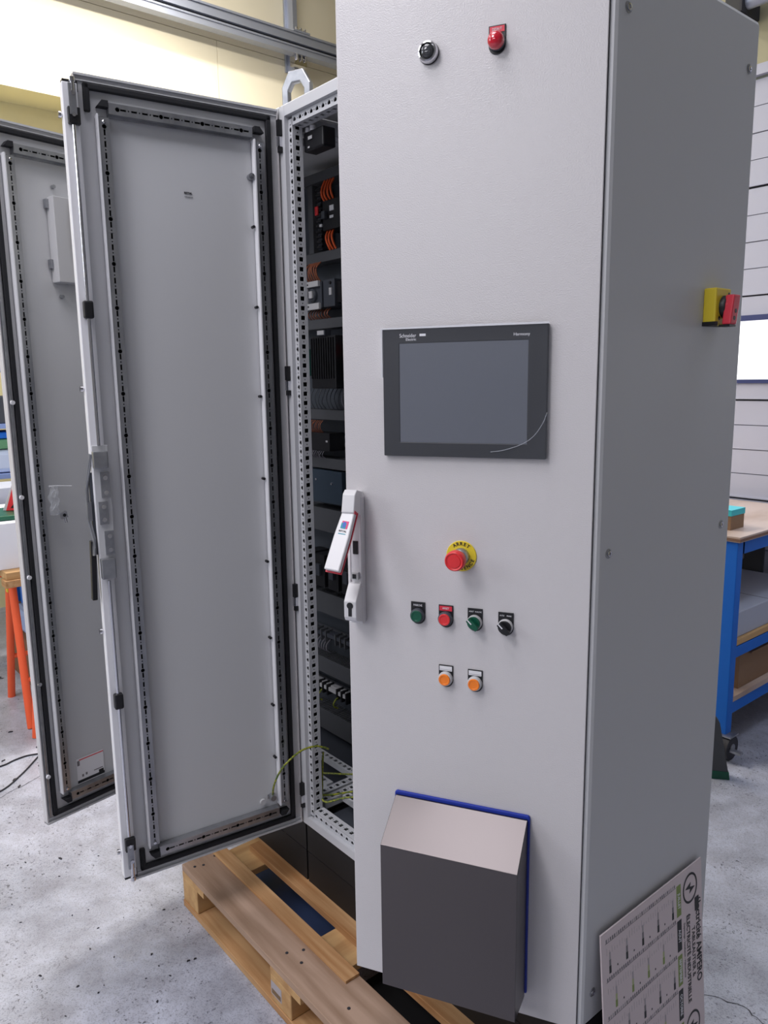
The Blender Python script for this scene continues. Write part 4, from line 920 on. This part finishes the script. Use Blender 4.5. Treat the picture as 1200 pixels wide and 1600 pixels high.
# table on trestles
e = empty('trestle_table', T(-2.7, .3, tz+.02), 'wooden board table on the orange trestles, far left', 'table')
MB().box(-3.17, -2.0, -.30, 1.2, tz+.0205, tz+.055, WOODLIGHT).build('board', e, I4, bevel=.002)
MB().box(-2.06, -1.985, -.31, .9, tz-.015, tz+.02, WOOD).build('batten', e, I4, bevel=.002)
tt = tz+.0555
def poly(name, pts, z0, z1, m, label, cat, bevel=.002, M=None):
    o = MB().prism(pts, z0, z1, m).build(name, None, M or I4, bevel=bevel); tag(o, label, cat); return o
poly('white_carton', [(-2.75, -.42), (-2.08, -.33), (-2.06, .25), (-2.7, .35)], tt, tt+.22, CARDW, 'large white carton overhanging the edge of the trestle table', 'box')
poly('white_sheet', [(-3.1, -.26), (-2.80, -.30), (-2.77, .3), (-3.1, .4)], tt, tt+.30, FOAM, 'pale grey carton on the trestle table behind the white one', 'box')
poly('green_cloth', [(-2.45, -.3), (-2.15, -.28), (-2.12, .05), (-2.4, .1)], tt+.2205, tt+.245, GREEN, 'dark green cloth folded on the white carton', 'cloth', .008)
# red wedge sign
e = empty('red_bracket', T(-2.3, -.18, tt+.246), 'red triangular metal bracket with black holes standing on the green cloth', 'bracket')
MR = T(-2.27, -.13, tt+.246) @ R(math.radians(60), 'Z') @ R(PI/2, 'X')
MB().prism([(-.078, 0), (-.01, .002), (.03, .03), (.02, .11), (-.012, .168), (-.022, .166)], -.012, .012, RED, MR).prism([(-.094, 0.002), (-.078, 0), (-.022, .166), (-.028, .166)], -.012, .008, DEVLIGHT, MR).build('plate', e, I4, bevel=.002)
MB().prism([(-.035, .055), (.012, .055), (.012, .10), (-.008, .112)], .012, .0135, BLACK, MR).build('hole', e, I4)
MB().prism([(-.055, .014), (-.028, .016), (-.030, .035), (-.040, .033)], .012, .0135, BLACK, MR).build('hole', e, I4)
# rack behind with blue, green and clear bags
e = empty('storage_rack', T(-3.5, .3, FL), 'pale blue storage rack standing behind the trestle table', 'shelf')
for x in (-3.86, -3.24):
    for y in (-.34, .9): MB().box(x, x+.04, y, y+.04, FL, 1.9, DEVLIGHT).build('post', e, I4)
for z in (.78, 1.08, 1.42, 1.75): MB().box(-3.86, -3.20, -.34, .94, z-.03, z, mat('pale_blue_shelf_%d' % int(z*100), srgb(130, 150, 200), .5)).build('shelf_board', e, I4)
def stack(name, x, y, z, sx, sy, sz, m, lb, cat, b=.01):
    o = MB().box(-sx/2, sx/2, -sy/2, sy/2, 0, sz, m).build(name, None, T(x, y, z+.001), bevel=b); tag(o, lb, cat); return o
stack('clear_bag', -3.36, .03, .781, .28, .30, .14, mat('frosted_bag', srgb(196, 208, 230), .3), 'frosted clear bag lying on the lowest shelf of the rack', 'bag', .03)
stack('green_bag', -3.36, .03, .925, .26, .28, .06, mat('pale_green_bag', srgb(96, 150, 110), .5), 'pale green bag on top of the frosted bag', 'bag', .015)
stack('blue_bag', -3.36, .03, 1.0-.012, .26, .28, .04, BLUEPAINT, 'bright blue bag on top of the green bag', 'bag', .012)
stack('grey_bin', -3.36, .03, 1.081, .30, .34, .16, DEVGREY, 'dark grey bin on the second shelf of the rack', 'bin', .006)
stack('brown_carton', -3.36, .03, 1.421, .26, .30, .14, CARD, 'small brown carton on the third shelf of the rack', 'box', .003)
# blue legged bench further back and items below
e = empty('blue_stand', T(-3.05, .5, FL), 'blue steel stand with a brown shelf behind the orange trestles', 'stand')
for (x, y) in ((-2.99, -.01), (-3.16, -.01), (-2.99, .84), (-3.16, .84)): MB().box(x, x+.06, y, y+.06, FL, .36, BLUEPAINT).build('leg', e, I4, bevel=.002)
MB().box(-3.16, -2.93, -.01, .90, -.02, .01, PLYEDGE).build('shelf', e, I4)
MB().box(-3.16, -2.93, -.01, .90, .36, .385, BLUEPAINT).build('top_frame', e, I4)
stack('brown_box', -3.045, .45, .011, .20, .36, .2, CARD, 'brown cardboard box on the shelf of the blue stand', 'box', .003)
stack('dark_carton', -2.73, .10, FL, .36, .4, .26, mat('dark_brown_card', srgb(120, 84, 60), .8), 'dark brown carton on the floor behind the orange trestle', 'box', .003)
stack('pale_bag', -2.73, .10, FL+.261, .34, .36, .14, mat('pale_blue_bag', srgb(150, 170, 215), .5), 'pale blue bag on top of the dark brown carton', 'bag', .03)
# wires and scraps on the floor
def fwire(pts, r, lb): tag(MB().tube(catmull([(a, b, FL+r+.0003) for a, b in pts], 8), r, PENCIL, 6).build('floor_wire', None, I4, smooth=True), lb, 'wire')
fwire([(-1.72, -.62), (-1.70, -.47), (-1.72, -.40), (-1.72, -.33), (-1.65, -.20)], .0035, 'dark wire curving over the floor nearest the orange trestles')
fwire([(-1.45, -.70), (-1.47, -.53), (-1.56, -.42), (-1.69, -.31), (-1.80, -.22)], .0035, 'dark straight wire on the floor left of the far open door')
rng = random.Random(3); sc = MB()
for k in range(120):
    far = k < 85
    x = rng.uniform(-3.2, -1.35) if far else rng.uniform(-1.3, .2); y = rng.uniform(-.9, .3) if far else rng.uniform(-.75, -.3)
    if x < -1.75 and y > .15 or (x < -2.5 and y > -.15): continue
    L_ = rng.uniform(.006, .028) if far else rng.uniform(.003, .010); L_ *= 1.7 if k % 9 == 0 else 1
    M = T(x, y, FL) @ R(rng.uniform(0, PI), 'Z'); w_ = L_*rng.uniform(.12, .3)
    sc.prism([(-L_/2, -w_), (L_*.3, -w_*.8), (L_/2, w_*.4), (-L_*.2, w_)], .0002, rng.uniform(.002, .005), PENCIL, M)
for k in range(70):
    x = rng.uniform(-1.4, .3); y = rng.uniform(-.8, -.3); L_ = rng.uniform(.004, .012)*(2.5 if k % 12 == 0 else 1)
    sc.box(-L_/2, L_/2, -.0006, .0006, .0002, .001, FOAM, T(x, y, FL) @ R(rng.uniform(0, PI), 'Z'))
tag(sc.build('floor_scraps', None, I4), 'tiny cable and plastic offcuts scattered over the concrete floor', 'debris', kind='stuff')
ck = MB()
def crack(pts, wd):
    P = catmull([(a, b, FL+.0004) for a, b in pts], 6); i = ck.mi(PENCIL); prev = None
    for k, p in enumerate(P):
        t = (P[min(k+1, len(P)-1)]-P[max(k-1, 0)]).normalized(); s = Vector((-t.y, t.x, 0))*wd*rng.uniform(.4, 1.2); q = p+Vector((rng.uniform(-1, 1), rng.uniform(-1, 1), 0))*.004
        cur = (ck.bm.verts.new(q+s), ck.bm.verts.new(q-s))
        if prev: ck.face([prev[0], prev[1], cur[1], cur[0]], i)
        prev = cur
crack([(.85, .62), (.97, .68), (1.02, .70), (1.09, .69), (1.2, .74), (1.35, .73)], .0018)
crack([(-1.36, -.70), (-1.42, -.55), (-1.47, -.43), (-1.52, -.33), (-1.60, -.2)], .002)
tag(ck.build('floor_crack', None, I4), 'fine dark cracks in the concrete floor', 'crack', kind='stuff')
